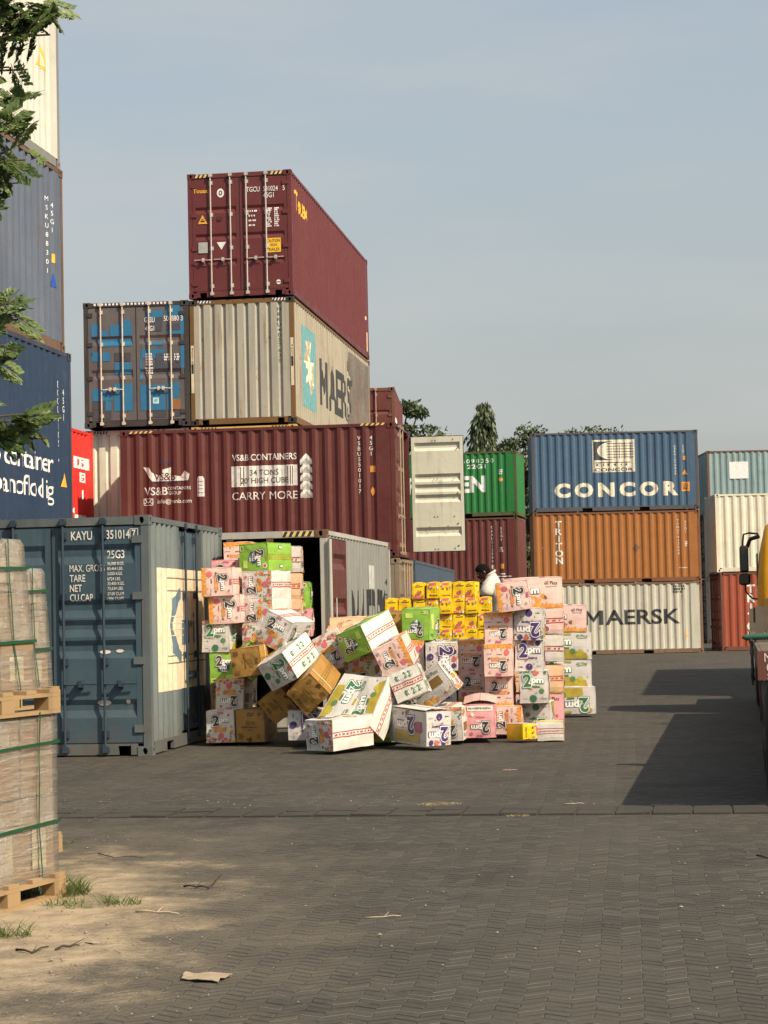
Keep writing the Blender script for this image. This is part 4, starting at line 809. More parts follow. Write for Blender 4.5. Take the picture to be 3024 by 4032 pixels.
class Carton:
    def __init__(s, kind, w_=CW, h_=CH, l_=CL, seed=1): s.mb = MB(); s.d = (w_, l_, h_); s.seed = seed; s.rng = random.Random(sum(map(ord, kind))+seed)
    def face(s, f):
        w_, l_, h_ = s.d; X, Y, Z = Vector((1, 0, 0)), Vector((0, 1, 0)), Vector((0, 0, 1))
        return {'f': (-Y, X, Z, w_, h_, l_/2), 'b': (Y, -X, Z, w_, h_, l_/2), 'r': (X, Y, Z, l_, h_, w_/2), 'l': (-X, -Y, Z, l_, h_, w_/2), 't': (Z, Y, -X, l_, w_, h_/2), 'u': (-Z, Y, X, l_, w_, h_/2)}[f]
    def shell(s, mats):
        """mats: dict face -> board key"""
        n = 6
        for f in 'fbrltu':
            Nn, U, V_, a, b2, dd = s.face(f); vs = []; fs = []; uvs = []
            cr = .006
            for j in range(n+1):
                for i in range(n+1):
                    u, v = (i/n-.5), (j/n-.5)
                    k = cr if (i in (0, n) or j in (0, n)) else 0
                    vs.append(bulge(Nn*(dd-k*.6)+U*(u*(a-.0))+V_*(v*(b2-.0)), *s.d, s.seed))
            for j in range(n):
                for i in range(n):
                    q = (j*(n+1)+i, j*(n+1)+i+1, (j+1)*(n+1)+i+1, (j+1)*(n+1)+i); fs.append(q)
                    uvs.append([((p % (n+1))/n*a, (p//(n+1))/n*b2) for p in q])
            s.mb.add(vs, fs, MI['#'+mats[f]], uvs)
    def put(s, f, polys, ink, layer=1):
        Nn, U, V_, a, b2, dd = s.face(f)
        n = 6
        for vs, fs in polys:
            if max(v[0] for v in vs)-min(v[0] for v in vs) > .09 or max(v[1] for v in vs)-min(v[1] for v in vs) > .09:
                bm = bmesh.new(); bv = [bm.verts.new((x, y, 0)) for x, y in vs]
                for q in fs:
                    try: bm.faces.new([bv[k] for k in q])
                    except ValueError: pass
                for i in range(1, n):
                    for co, no in (((a*(i/n-.5), 0, 0), (1, 0, 0)), ((0, b2*(i/n-.5), 0), (0, 1, 0))): bmesh.ops.bisect_plane(bm, geom=bm.verts[:]+bm.edges[:]+bm.faces[:], plane_co=co, plane_no=no, dist=1e-5)
                bmesh.ops.triangulate(bm, faces=bm.faces[:]); bm.verts.index_update()
                vs = [(v.co.x, v.co.y) for v in bm.verts]; fs = [tuple(v.index for v in q.verts) for q in bm.faces]; bm.free()
            P = []
            for x, y in vs:
                q = Vector(bulge(Nn*dd+U*x+V_*y, *s.d, s.seed)); P.append(q+Nn*(.0022+.0011*layer))
            uv = [[(vs[k][0], vs[k][1]) for k in q] for q in fs]
            s.mb.add(P, fs, MI[ink], uv)
    def logo(s, f, cx, cy, k, ink):
        """the large numeral and the two small letters of the print, with white and dark outlines"""
        def tx(ch, x, y, h, off, wf): return T(ch, cx+x*k, cy+y*k, h*k, wf, off)
        s.put(f, [tx('2', -.080, -.005, .165, .12, .95), tx('pm', .065, -.022, .085, .10, 1.15)], ink, 2)
        s.put(f, [tx('2', -.080, -.005, .165, .085, .95)], 'wh', 3); s.put(f, [tx('pm', .065, -.022, .085, .045, 1.15)], 'wh', 3)
        s.put(f, [tx('2', -.080, -.005, .165, .04, .95)], ink, 4)
    def words(s, f, cx, cy, w_, h_, ink, rows=1, layer=1):
        ps = []
        for r in range(rows):
            y = cy + h_/2 - (r+.5)*h_/rows; x = cx-w_/2
            while x < cx+w_/2:
                ww = s.rng.uniform(.010, .022); hh = h_/rows*s.rng.uniform(.45, .85)
                ps.append(poly([(x, y-hh/2+s.rng.uniform(-.003, .003)), (x+ww, y-hh/2), (x+ww*.9, y+hh/2+s.rng.uniform(-.004, .004)), (x+.001, y+hh/2)])); x += ww+.004
        s.put(f, ps, ink, layer)
    def blobs(s, f, n, x0, x1, y0, y1, r0, r1, inks, layer=1):
        for i in range(n):
            r = s.rng.uniform(r0, r1); cx, cy = s.rng.uniform(x0, x1), s.rng.uniform(y0, y1); ph = s.rng.random()*6
            pts = [(cx+r*s.rng.uniform(.5, 1.15)*math.cos(ph+k*.785), cy+r*s.rng.uniform(.5, 1.15)*math.sin(ph+k*.785)) for k in range(8)]
            w_, h_ = s.face(f)[3:5]
            pts = [(max(-w_*.49, min(w_*.49, x)), max(-h_*.49, min(h_*.49, y))) for x, y in pts]
            s.put(f, [poly(pts)], s.rng.choice(inks), layer + (i % 3)*.25)
    def flames(s, f, y0, y1, inks, n=9):
        w_ = s.face(f)[3]; b = -w_*.49; st = w_*.98/n
        s.put(f, [poly(rect(b, w_*.49, y0, y0+(y1-y0)*.45))], inks[0], 1)
        for i in range(n):
            x = b+i*st; t = s.rng.uniform(.55, 1.1)
            s.put(f, [poly([(x, y0), (x+st, y0), (x+st*s.rng.uniform(.6, 1.0), y0+(y1-y0)*t*.7), (x+st*s.rng.uniform(.2, .6), y0+(y1-y0)*t), (x+st*.05, y0+(y1-y0)*t*.55)])], inks[(i+1) % len(inks)], 1.5)
    def tapeface(s, f, ink='tape', icons=None, seal=None, sp=.030):
        a, b2 = s.face(f)[3:5]
        s.put(f, [poly(rect(-a*.492, a*.492, v, v+.012)) for v in (-sp-.005, sp-.007)], ink, 1)
        ps = []; x = -a*.46
        while x < a*.46:
            ww = s.rng.uniform(.02, .05); ps.append(poly(rect(x, x+ww, -.010, .010))); x += ww+s.rng.uniform(.02, .05)
        s.put(f, ps, ink, 1)
        if icons:
            for x, y in ((-a*.26, b2*.27), (a*.02, b2*.29), (a*.16, b2*.29), (-a*.14, -b2*.28), (a*.08, -b2*.28), (a*.27, -b2*.26)):
                s.put(f, [T('2', x, y, .075, 1.1, .04)] if s.rng.random() < .5 else [arc(x, y, .018, .036, 20, 330, 10), poly(rect(x-.012, x+.012, y-.012, y+.010))], icons, 1)
                s.put(f, [poly(rect(x+.045, x+.085, y-.028, y+.028))], icons, 1); s.put(f, [poly(rect(x+.050, x+.080, y-.022, y+.022))], 'wh', 2)
        if seal: s.put(f, [poly(circ(a*.18, -b2*.30, .055))], 'wh', 1); s.put(f, [poly(circ(a*.18, -b2*.30, .042))], seal, 2)

    def finish(s, name='carton'):
        me = MB.build(s.mb, name, IL); d = me.data
        bpy.data.objects.remove(me); d.name = name
        return d
def rnd_marks(c, f, ink='grey'): c.words(f, .12, -.155, .07, .02, ink); c.words(f, -.13, .165, .05, .014, ink)
def mk(kind, seed):
    c = Carton(kind, seed=seed)
    if kind == 'O':      # pale pink with orange flames
        c.shell(dict(f='pinkh', b='pinkh', r='pinkh', l='pinkh', t='pinkh', u='pinkh'))
        for f in 'fb':
            c.flames(f, -.200, -.115, ('amber', 'flame', 'org')); c.flames(f, -.200, -.145, ('flame', 'red', 'org'), 7); c.logo(f, 0, .075, .74, 'dk'); c.words(f, 0, -.015, .19, .055, 'org', 2); c.blobs(f, 2, -.13, -.11, -.03, .0, .012, .02, ('brn2',)); c.blobs(f, 2, .11, .13, -.03, .0, .012, .02, ('brn2',))
            c.put(f, [poly(circ(-.105, -.098, .040))], 'cir', 2); c.words(f, -.01, -.075, .06, .02, 'brn'); c.words(f, .115, -.085, .06, .02, 'grey'); c.words(f, .0, .178, .07, .05, 'mag', 1); c.put(f, [poly(circ(.115, .155, .018))], 'grey')
        for f in 'rl':
            c.flames(f, -.200, -.115, ('flame', 'org', 'amber', 'flame'), 16); c.logo(f, -.08, .04, 1.05, 'dk'); c.words(f, -.08, -.06, .2, .05, 'org', 2); c.put(f, [T('60 Pkts', .24, .13, .045, .9, .01)], 'brn', 1); c.words(f, .24, .085, .14, .025, 'grey'); c.blobs(f, 6, .02, .16, -.12, -.03, .02, .045, ('flame', 'org', 'red', 'brn2'))
        for f in 'tu': c.tapeface(f, seal='mag')
    elif kind == 'R':    # zigzag white with red blossoms
        c.shell(dict(f='hatch', b='hatch', r='hatch', l='hatch', t='white', u='white'))
        for f in 'fb':
            c.logo(f, 0, .085, .78, 'dk'); c.blobs(f, 9, -.07, .07, -.05, .0, .012, .03, ('org', 'amber', 'brn2')); c.put(f, [arc(0, -.02, .035, .05, 200, 340, 8, 1.8), arc(0, .0, .03, .042, 190, 330, 8, 2)], 'org', 2)
            c.put(f, [poly(circ(.01, -.115, .040))], 'cir', 2); c.blobs(f, 15, -.17, .17, -.195, -.155, .012, .030, ('red', 'flame', 'cir', 'org', 'brn2')); c.blobs(f, 9, .13, .175, -.17, .02, .010, .026, ('flame', 'red', 'org', 'leaf')); c.blobs(f, 8, -.175, -.14, -.18, -.04, .010, .022, ('red', 'cir', 'leaf')); c.blobs(f, 12, -.17, .17, -.13, .17, .004, .009, ('grey', 'red', 'brn2'))
            c.words(f, 0, .178, .07, .05, 'mag'); c.put(f, [poly(circ(.11, .15, .018))], 'mag'); c.words(f, -.12, -.14, .05, .03, 'grey')
        for f in 'rl': c.logo(f, -.12, .05, 1.05, 'dk'); c.blobs(f, 14, -.05, .37, -.19, -.10, .015, .04, ('flame', 'org', 'red', 'amber')); c.put(f, [T('60 Pkts', .24, .14, .045, .9, .01)], 'brn', 1); c.put(f, [poly(rect(.14, .30, -.02, .09))], 'brn2', 2)
        for f in 'tu': c.tapeface(f)
    elif kind == 'W':    # herb print
        c.shell(dict(f='hatch', b='hatch', r='hatch', l='hatch', t='white', u='white'))
        for f in 'fb':
            c.logo(f, -.01, .085, .90, 'gr'); c.blobs(f, 9, -.17, .17, .15, .195, .014, .03, ('leaf', 'gr', 'leaf')); c.put(f, [poly(circ(.02, .175, .034))], 'red', 2); c.words(f, .0, .0, .15, .04, 'gr'); c.blobs(f, 3, -.08, .0, -.03, .01, .012, .025, ('amber', 'olive'))
            c.put(f, [poly(circ(.10, -.055, .032))], 'leaf', 2); c.put(f, [poly(circ(-.005, -.145, .045))], 'gr', 2); c.words(f, .12, -.145, .07, .025, 'grey'); c.words(f, -.12, -.15, .05, .012, 'leaf'); c.blobs(f, 12, -.17, .17, -.18, .06, .005, .012, ('leaf', 'gr', 'grey')); c.blobs(f, 6, -.175, .175, .17, .2, .012, .024, ('leaf', 'red', 'olive'))
        for f in 'rl': c.logo(f, -.12, .06, 1.1, 'gr'); c.put(f, [poly([(-.36, -.20), (.1, -.20), (.13, -.10), (.02, -.05), (-.2, -.09)])], 'olive', 1); c.put(f, [poly(circ(.0, -.09, .045))], 'leaf', 2); c.put(f, [T('60 Pkts', .24, .14, .045, .9, .01)], 'leaf', 1)
        for f in 'tu': c.tapeface(f, icons='gr')
    elif kind == 'L':    # lime print
        c.shell(dict(f='hatch', b='hatch', r='hatch', l='hatch', t='white', u='white'))
        for f in 'fb': c.logo(f, 0, .08, 1.05, 'gr'); c.put(f, [poly([(-.18, -.20), (.18, -.20), (.18, -.1), (.0, -.05), (-.18, -.12)])], 'olive', 1); c.put(f, [poly(circ(.05, -.12, .045))], 'lemon', 2); c.put(f, [poly(circ(-.05, -.09, .04))], 'leaf', 2)
        for f in 'rl':
            c.logo(f, -.11, .075, 1.2, 'gr'); c.words(f, -.02, -.03, .10, .05, 'gr'); c.put(f, [poly([(-.20, -.19), (.33, -.19), (.30, -.10), (.16, -.085), (.0, -.04), (-.20, -.08)])], 'olive', 1); c.put(f, [poly(circ(.09, -.085, .045))], 'leaf', 2); c.put(f, [poly(circ(.21, -.095, .050)), poly(circ(.16, -.13, .03))], 'lemon', 2); c.put(f, [poly(rect(-.02, .08, .165, .195)), poly(circ(-.30, .15, .03))], 'olive', 1)
            c.put(f, [T('60 Pkts', .24, .15, .045, .9, .01)], 'leaf', 1); c.words(f, .24, .115, .14, .018, 'leaf'); c.words(f, .33, -.06, .02, .06, 'grey')
        for f in 'tu': c.tapeface(f)
    elif kind == 'P':    # purple print
        c.shell(dict(f='hatch', b='hatch', r='hatch', l='hatch', t='white', u='white'))
        for f in 'fb':
            c.logo(f, 0, .075, 1.0, 'pu'); c.put(f, [poly(circ(-.07, .172, .032))], 'pu', 2); c.put(f, [poly(circ(.03, .172, .034))], 'red', 2); c.put(f, [poly(circ(.115, .165, .034))], 'pu', 1); c.words(f, .03, -.03, .12, .035, 'pu'); c.put(f, [poly(circ(.0, -.14, .045))], 'pu', 2); c.blobs(f, 3, -.17, -.13, .1, .18, .012, .02, ('amber', 'olive')); c.words(f, -.12, -.14, .05, .02, 'dk'); c.words(f, .12, -.13, .06, .02, 'grey'); c.blobs(f, 2, -.06, -.02, -.06, -.03, .012, .02, ('mag',)); c.blobs(f, 12, -.17, .17, -.19, .0, .005, .012, ('grey', 'pu', 'amber')); c.blobs(f, 6, -.17, .17, .12, .2, .01, .022, ('mag', 'brn2', 'amber', 'leaf'))
        for f in 'rl': c.put(f, [poly(rect(-.26, .26, .04, .17))], 'photo', 1); c.logo(f, .02, -.02, 1.2, 'pu'); c.put(f, [poly(rect(-.30, -.17, -.08, .05))], 'mag', 2); c.blobs(f, 5, -.05, .2, -.19, -.14, .02, .03, ('brn2', 'red')); c.words(f, .28, -.15, .1, .05, 'grey', 2)
        for f in 'tu': c.tapeface(f)
    elif kind in 'GH':   # bright green; H has white taped sides
        tb = 'green' if kind == 'G' else 'white'
        c.shell(dict(f='green', b='green', r='green', l='green', t=tb, u=tb))
        for f in 'fb':
            c.logo(f, 0, .085, .72, 'dk'); c.blobs(f, 1, -.01, .01, -.02, .0, .085, .09, ('navy',), 1); c.blobs(f, 1, -.01, .01, -.02, .0, .072, .078, ('wh',), 2); c.words(f, 0, -.01, .10, .07, 'navy', 2, 3)
            c.put(f, [poly(circ(.12, .155, .032))], 'wh', 1); c.put(f, [poly(circ(.12, .155, .022))], 'red', 2); c.put(f, [poly(rect(-.165, -.09, -.19, -.14))], 'lime', 1); c.words(f, -.125, -.165, .05, .025, 'dk', 1, 2); c.put(f, [poly(rect(.04, .13, -.15, -.09))], 'lime', 1); c.words(f, .0, .18, .07, .035, 'olive', 1)
        for f in 'rl': c.logo(f, -.1, .05, 1.1, 'dk'); c.put(f, [poly(rect(.12, .3, -.13, .06))], 'lime', 1); c.put(f, [T('60 Pkts', .24, .14, .045, .9, .01)], 'navy', 1)
        for f in 'tu':
            if kind == 'G': c.tapeface(f, ink='olive'); c.put(f, [poly(rect(-.05, .06, .10, .15)), poly(rect(-.05, .06, -.15, -.10))], 'leaf', 1); c.put(f, [poly(rect(-.03, .05, .11, .14)), poly(rect(-.03, .05, -.14, -.11))], 'wh', 2)
            else: c.tapeface(f)
    elif kind == 'K':    # plain pink
        c.shell(dict(f='pink', b='pink', r='pink', l='pink', t='pinkh', u='pinkh'))
        for f in 'fb': c.logo(f, 0, .075, .78, 'dk'); c.words(f, .0, -.005, .12, .03, 'wh'); c.words(f, .0, -.055, .1, .025, 'cir'); c.blobs(f, 3, .06, .13, -.09, -.07, .015, .03, ('wh', 'org')); c.put(f, [poly(rect(-.16, .16, -.19, -.13))], 'wh', 1); c.words(f, 0, -.16, .28, .035, 'brn2', 1, 2); c.put(f, [poly(circ(.12, .155, .022))], 'mag', 1); c.words(f, 0, .175, .07, .035, 'mag')
        for f in 'rl': c.logo(f, -.1, .05, 1.1, 'dk'); c.put(f, [T('60 Pkts', .24, .14, .045, .9, .01)], 'brn', 1); c.blobs(f, 6, .0, .3, -.17, -.08, .02, .05, ('flame', 'cir', 'wh'))
        for f in 'tu': c.tapeface(f, ink='cir')
    elif kind == 'T':    # peach board
        c.shell({f: 'peach' for f in 'fbrltu'})
        for f in 'tu': c.tapeface(f, ink='red', seal='cir'); c.put(f, [poly(rect(-.02, .0, -.18, .18))], 'strap', 3)
        for f in 'fb': c.flames(f, -.2, -.1, ('amber', 'flame', 'org')); c.logo(f, 0, .075, .95, 'dk')
        for f in 'rl': c.flames(f, -.2, .0, ('flame', 'org', 'amber', 'org'), 14); c.put(f, [poly(circ(-.2, .08, .06))], 'cir')
    elif kind == 'B':    # plain brown board
        c.shell({f: 'kraft' for f in 'fbrltu'})
        for f in 'fb': c.words(f, .0, .14, .08, .05, 'brn', 2); c.put(f, [poly(circ(.115, .145, .024))], 'brn2', 1); c.blobs(f, 3, -.05, .05, .02, .06, .03, .05, ('brn2',)); c.words(f, -.01, -.02, .20, .022, 'brn'); c.words(f, .0, -.055, .05, .012, 'brn'); c.words(f, -.12, -.13, .06, .075, 'brn', 3); c.blobs(f, 3, -.03, .03, -.19, -.165, .015, .03, ('brn',)); c.put(f, [poly(rect(.09, .13, -.16, -.1))], 'brn2', 1)
        for f in 'tu': c.tapeface(f, ink='brn2')
        for f in 'rl': c.words(f, 0, .05, .3, .05, 'brn2'); c.words(f, .2, -.1, .12, .04, 'brn2')
        for f in 'tu': c.put(f, [poly(rect(-.25, -.225, -.184, .184))], 'strap', 2)
    return c.finish()
YW, YH, YL = .195, .245, .34
def mky(seed, flip):
    c = Carton('Y', YW, YH, YL, seed); c.shell(dict(f='yellow', b='yellow', r='yellow' if flip < 2 else 'white', l='shadeboard' if flip == 3 else 'yellow', t='yellow', u='yellow'))  # grey left face has its shade put into the board colour
    for f in 'fb':
        if flip == 0: c.words(f, 0, .07, .11, .028, 'brn', 1); c.put(f, [poly(rect(-.03, .03, .092, .10))], 'brn2'); c.put(f, [poly(circ(0, -.045, .040, .026))], 'red', 1); c.blobs(f, 3, -.05, .05, -.03, .0, .012, .022, ('brn', 'red'), 2); c.put(f, [poly(rect(-.07, .07, -.118, -.085))], 'cir', 1); c.blobs(f, 6, -.085, .085, -.11, -.05, .010, .022, ('wh', 'org', 'cir'), 2)
        else: c.words(f, 0, -.075, .11, .028, 'brn', 1); c.put(f, [poly(rect(-.05, .05, .085, .118))], 'cir', 1); c.blobs(f, 4, -.085, -.05, .02, .10, .012, .025, ('wh', 'cir'), 2); c.blobs(f, 3, .05, .085, .03, .1, .012, .022, ('wh', 'grey'), 2); c.blobs(f, 4, -.05, .06, -.01, .05, .010, .020, ('red', 'brn', 'brn2'), 2)
    for f in 'rl':
        if flip < 2: c.words(f, -.05, .06, .1, .03, 'brn'); c.put(f, [poly(circ(.03, -.04, .05, .035))], 'red', 1); c.put(f, [poly(rect(-.1, .1, -.118, -.09))], 'cir', 1)
        else: c.put(f, [poly(rect(-YL*.49, YL*.49, v, v+.007)) for v in (-.03, .03)], 'tape'); c.words(f, 0, .003, .3, .016, 'tape')
    return c.finish('small_carton')
MESH = {k: [mk(k, s_) for s_ in (1, 2)] for k in 'ORWLPGHKTB'}
YM = {f: [mky(s_, f) for s_ in (1, 2)] for f in (0, 1, 3)}
GRP = 'snack cartons piled in the yard'; GRY = 'small yellow cartons stacked in a wall'
cnt = [0]
def place(mesh, dims, px, py, Y, a=0., sd=.08, td=0., rot=0., face='E', label='', vec=None, group=GRP, name='carton', cat='carton', sc_=1.):
    """front face centred where the photo shows it at depth Y; a = tilt, sd/td = how far the right/top side turns to view"""
    if vec: X = Vector(vec[0]).normalized(); Zh = Vector(vec[1])
    else:
        a_ = R(a); c = math.sqrt(max(0, 1-sd*sd)); X = Vector((math.cos(a_)*c, -sd, math.sin(a_)*c)); Zh = Vector((-math.sin(a_), -td, math.cos(a_)))
    Z = (Zh - X*Zh.dot(X)).normalized(); Yv = Z.cross(X)
    w_, l_, h_ = dims
    if face == 'E': ox, oy, oz, dep = X, Yv, Z, l_
    elif face == 'L': ox, oy, oz, dep = -Yv, X, Z, w_
    else: ox, oy, oz, dep = -Z, X, -Yv, h_
    if rot:
        q = Matrix.Rotation(-R(rot), 3, Yv); ox, oy, oz = q @ ox, q @ oy, q @ oz
    fc = at(px, py, Y); o = bpy.data.objects.new(name, mesh); COL.objects.link(o)
    cc = fc + Yv*(dep/2)
    M4 = Matrix((ox, oy, oz)).transposed().to_4x4(); M4.translation = cc
    o.matrix_world = M4 @ (Matrix.Diagonal((*sc_, 1)) if isinstance(sc_, tuple) else Matrix.Scale(sc_, 4))
    return tag(o, label, cat, group)
def K(kind, px, py, Y, label, **kw):
    cnt[0] += 1
    return place(MESH[kind][cnt[0] % 2], (CW, CL, CH), px, py, Y, label=label, **kw)
SD = .12
# left column beside the blue container, bottom to top
K('R', 476, 1570, 25.6, 'white zigzag carton with red blossoms at its foot, on the ground beside the blue container', a=1, sd=SD)
K('T', 484, 1504, 26.6, 'orange carton edge behind the upside down blossom carton at far left', a=0, sd=SD)
K('R', 496, 1501, 25.75, 'upside down white carton with red blossoms, second from the ground at far left', a=-1.5, sd=.16, rot=180)
K('G', 483, 1442, 25.8, 'upright green carton third from the ground at far left, brown carton leaning on it', a=-1.5, sd=SD)
K('W', 466, 1375, 25.8, 'white herb carton with green numeral, fourth from the ground at far left', a=0, sd=.16)
K('O', 485, 1316, 25.75, 'pink carton with flames on its left, lower of two such in the left column', a=1.5, sd=.10, rot=-90)
K('O', 469, 1257, 25.7, 'pink carton with flames on its left, upper of two such in the left column', a=1.5, sd=.10, rot=-90)
K('K', 487, 1243, 26.75, 'solid pink carton peeking over the top flame carton of the left column', a=0, sd=.10)
K('O', 512, 1203, 27.3, 'upside down orange flame carton at the top left, behind the topmost green carton', a=1, sd=.10, rot=180)
K('G', 548, 1204, 26.3, 'bright green carton on its side, topmost on the left part of the pile', a=2, sd=.36, rot=-90)
# second column, in front of the open container
K('R', 555, 1264, 26.0, 'zigzag carton on its side directly under the topmost green carton', a=1.5, sd=.27, rot=90)
K('R', 556, 1323, 25.95, 'zigzag carton on its side, second under the topmost green carton', a=1, sd=.28, rot=90)
K('R', 556, 1381, 25.9, 'zigzag carton on its side, third under the topmost green carton, half hidden', a=0, sd=.20, rot=-90)
K('R', 591, 1363, 25.3, 'tilted zigzag carton sliding to the right across the second column', a=-29, sd=.28, td=.18)
K('R', 590, 1210, 28.0, 'zigzag carton with taped side and crimson seal, top of the stack in the container mouth', a=1, sd=.04, face='T')
K('T', 590, 1267, 28.0, 'peach carton with crimson seal in the container mouth, upper of two', a=0, sd=.04, face='T')
K('T', 590, 1322, 28.0, 'peach carton with red tape in the container mouth, lower of two', a=0, sd=.04, face='T')
K('G', 640, 1288, 28.8, 'green carton sliver behind the peach cartons in the dark container mouth', a=0, sd=.04)
K('K', 644, 1345, 28.8, 'pink red carton sliver below the green sliver in the container mouth', a=0, sd=.04)
K('G', 541, 1428, 25.85, 'green carton corner poking up behind the level brown carton', a=42, sd=.1, td=.1)
# spilled heap in the middle
K('B', 532, 1430, 25.2, 'brown carton held nearly level halfway up, left of the tilted herb carton', a=8, sd=.32, rot=-90)
K('W', 599, 1452, 24.9, 'tilted white herb carton with green icons on its taped side, lying on the brown cartons', a=26, sd=.46, td=.16, rot=-90)
K('B', 598, 1523, 25.3, 'tilted brown carton in half shade under the herb carton', a=38, sd=.45, td=0, rot=90)
K('B', 666, 1500, 24.8, 'tilted sunlit brown carton in the middle of the heap, corner pointing down', a=40, sd=.32, td=.13, rot=90)
K('R', 711, 1409, 25.6, 'tilted upside down zigzag carton left of the tilted green one', a=26, sd=.05, td=.05, rot=180)
K('H', 764, 1391, 25.3, 'tilted green carton with a bright white taped side', a=20, sd=.52, td=.10, rot=90)
K('O', 849, 1420, 24.9, 'tilted pink flame carton under the bright white taped side', a=24, sd=.12, td=.05, rot=90)
K('W', 880, 1476, 24.35, 'tilted carton showing its taped side with green icons, under the tilted pink carton', a=22, sd=.10, td=-.1, face='T', sc_=(1, .52, 1))
K('R', 775, 1452, 25.7, 'upside down zigzag carton in half shade behind the big lime carton', a=6, sd=.35, td=.3, rot=180)
K('L', 735, 1480, 26.3, 'lime carton in deep shade behind the tilted zigzag one', a=10, sd=.1)
K('L', 742, 1509, 24.5, 'big leaning lime carton with large green numeral in the middle of the heap', vec=((.80, -.55, -.10), (.42, .55, .72)), face='L', rot=-90)
K('L', 790, 1513, 24.3, 'leaning lime carton with lemon picture and long white taped edge', vec=((.80, -.58, .02), (.42, .42, .80)), face='L', rot=90, sc_=.92)
RLOW = K('R', 690, 1589, 23.6, 'low carton on the ground with a long bright white taped side, at the front', a=1.5, sd=.60, td=.02, rot=90)
K('P', 658, 1566, 25.0, 'grey shaded carton on the ground behind the low front carton', a=0, sd=.05, rot=-90)
K('G', 826, 1568, 24.9, 'green carton on the ground in the gap left of the big purple carton', a=0, sd=.1)
K('B', 540, 1568, 25.55, 'upright brown carton on the ground next to the blossom carton', a=-.5, sd=.16)
PBIG = K('P', 948, 1574, 23.9, 'large upside down purple print carton on the ground, shaded left side', a=0, sd=-.55, td=.06, rot=180)
K('R', 967, 1564, 24.8, 'zigzag carton on the ground right behind the large purple one', a=-.5, sd=.22, td=.04, rot=180)
K('R', 915, 1500, 24.9, 'leaning carton with giant numeral and orange blossoms, above the large purple carton', a=36, sd=.30, td=.0, face='L')
KDOME = K('K', 1038, 1558, 25.0, 'solid pink upside down carton with domed top flap on the ground', a=0, sd=.06, td=.08, rot=180)
K('O', 1093, 1556, 25.75, 'flame carton on its side on the ground right of the solid pink one', a=0, sd=.16, rot=90)
# backing row
K('T', 775, 1366, 27.0, 'orange carton behind the heap below the black lettering', a=0, sd=.05, face='L')
K('T', 742, 1388, 26.4, 'peach flame carton half buried behind the tilted green carton', a=14, sd=.05, td=.1)
K('B', 848, 1354, 26.6, 'dull brown carton in shade left of the upright green carton', a=0, sd=.1)
K('G', 898, 1350, 26.0, 'upside down green carton standing on the row in front of the yellow wall', a=-1, sd=.20, td=.04, rot=180)
K('O', 886, 1418, 26.0, 'upside down flame carton directly beneath the upright standing green carton', a=-1, sd=.1, rot=180)
K('P', 953, 1419, 25.9, 'purple print carton on its side in the row below the yellow wall', a=0, sd=.08, td=.05, rot=-90)
K('O', 1018, 1417, 26.3, 'upside down flame carton right of the purple one on its side', a=0, sd=.06, rot=180)
K('O', 1020, 1484, 26.3, 'upright flame carton in half shade under the upside down one', a=0, sd=.06)
K('R', 955, 1484, 26.2, 'upside down blossom carton half hidden below the purple one on its side', a=-.5, sd=.08, rot=180)
K('P', 954, 1549, 26.2, 'purple carton at the foot of the row, almost hidden behind the leaning one', a=0, sd=.08)
K('O', 1020, 1551, 26.4, 'flame carton at the foot of the row behind the solid pink one', a=0, sd=.06)
# right columns
K('O', 1078, 1494, 25.85, 'upright flame carton second from the ground in the flame column', a=0, sd=.10)
K('O', 1077, 1426, 25.7, 'upside down flame carton third from the ground in the flame column', a=0, sd=.08, rot=180)
K('O', 1077, 1357, 25.75, 'upside down flame carton topmost in the flame column, under the crooked one', a=.5, sd=.08, rot=180)
K('O', 1108, 1288, 25.6, 'crooked flame carton on its side at the very top right of the pile', a=6, sd=.09, rot=-90)
K('O', 1152, 1282, 26.6, 'long pink carton side with flames along its foot, top right behind the crooked one', a=1.5, sd=-.05, td=.03, face='L')
K('P', 1142, 1348, 25.8, 'upside down purple print carton at the top of the right column', a=-1, sd=.12, rot=180)
K('P', 1143, 1417, 25.85, 'upright purple print carton second in the right column', a=0, sd=.10)
K('W', 1153, 1484, 25.75, 'upright herb carton with green numeral third in the right column', a=0, sd=.10)
K('W', 1157, 1552, 25.95, 'upside down herb carton in shade at the foot of the right column', a=0, sd=.16, rot=180)
K('O', 1157, 1341, 27.6, 'pink taped carton edge behind the upside down purple one', a=0, sd=.05, face='T')
K('R', 1157, 1401, 27.6, 'grey white taped carton edge behind the upright purple one', a=0, sd=.05, face='T')
K('T', 1157, 1466, 27.6, 'peach taped carton edge behind the upright herb one', a=0, sd=.05, face='T')
K('K', 1157, 1532, 27.6, 'solid pink carton edge low behind the right column', a=0, sd=.05, face='L')
K('O', 1212, 1336, 30.6, 'long pink carton side on top of the rear stack at far right', a=-.5, sd=.03, face='L')
K('L', 1223, 1396, 30.6, 'long lime carton side second from the top of the rear stack at far right', a=0, sd=.03, face='L')
K('L', 1223, 1455, 30.6, 'long lime carton side third from the top of the rear stack at far right', a=0, sd=.03, face='L')
K('L', 1231, 1513, 30.5, 'upside down long lime carton side on the ground in the rear stack', a=0, sd=.03, face='L', rot=180)
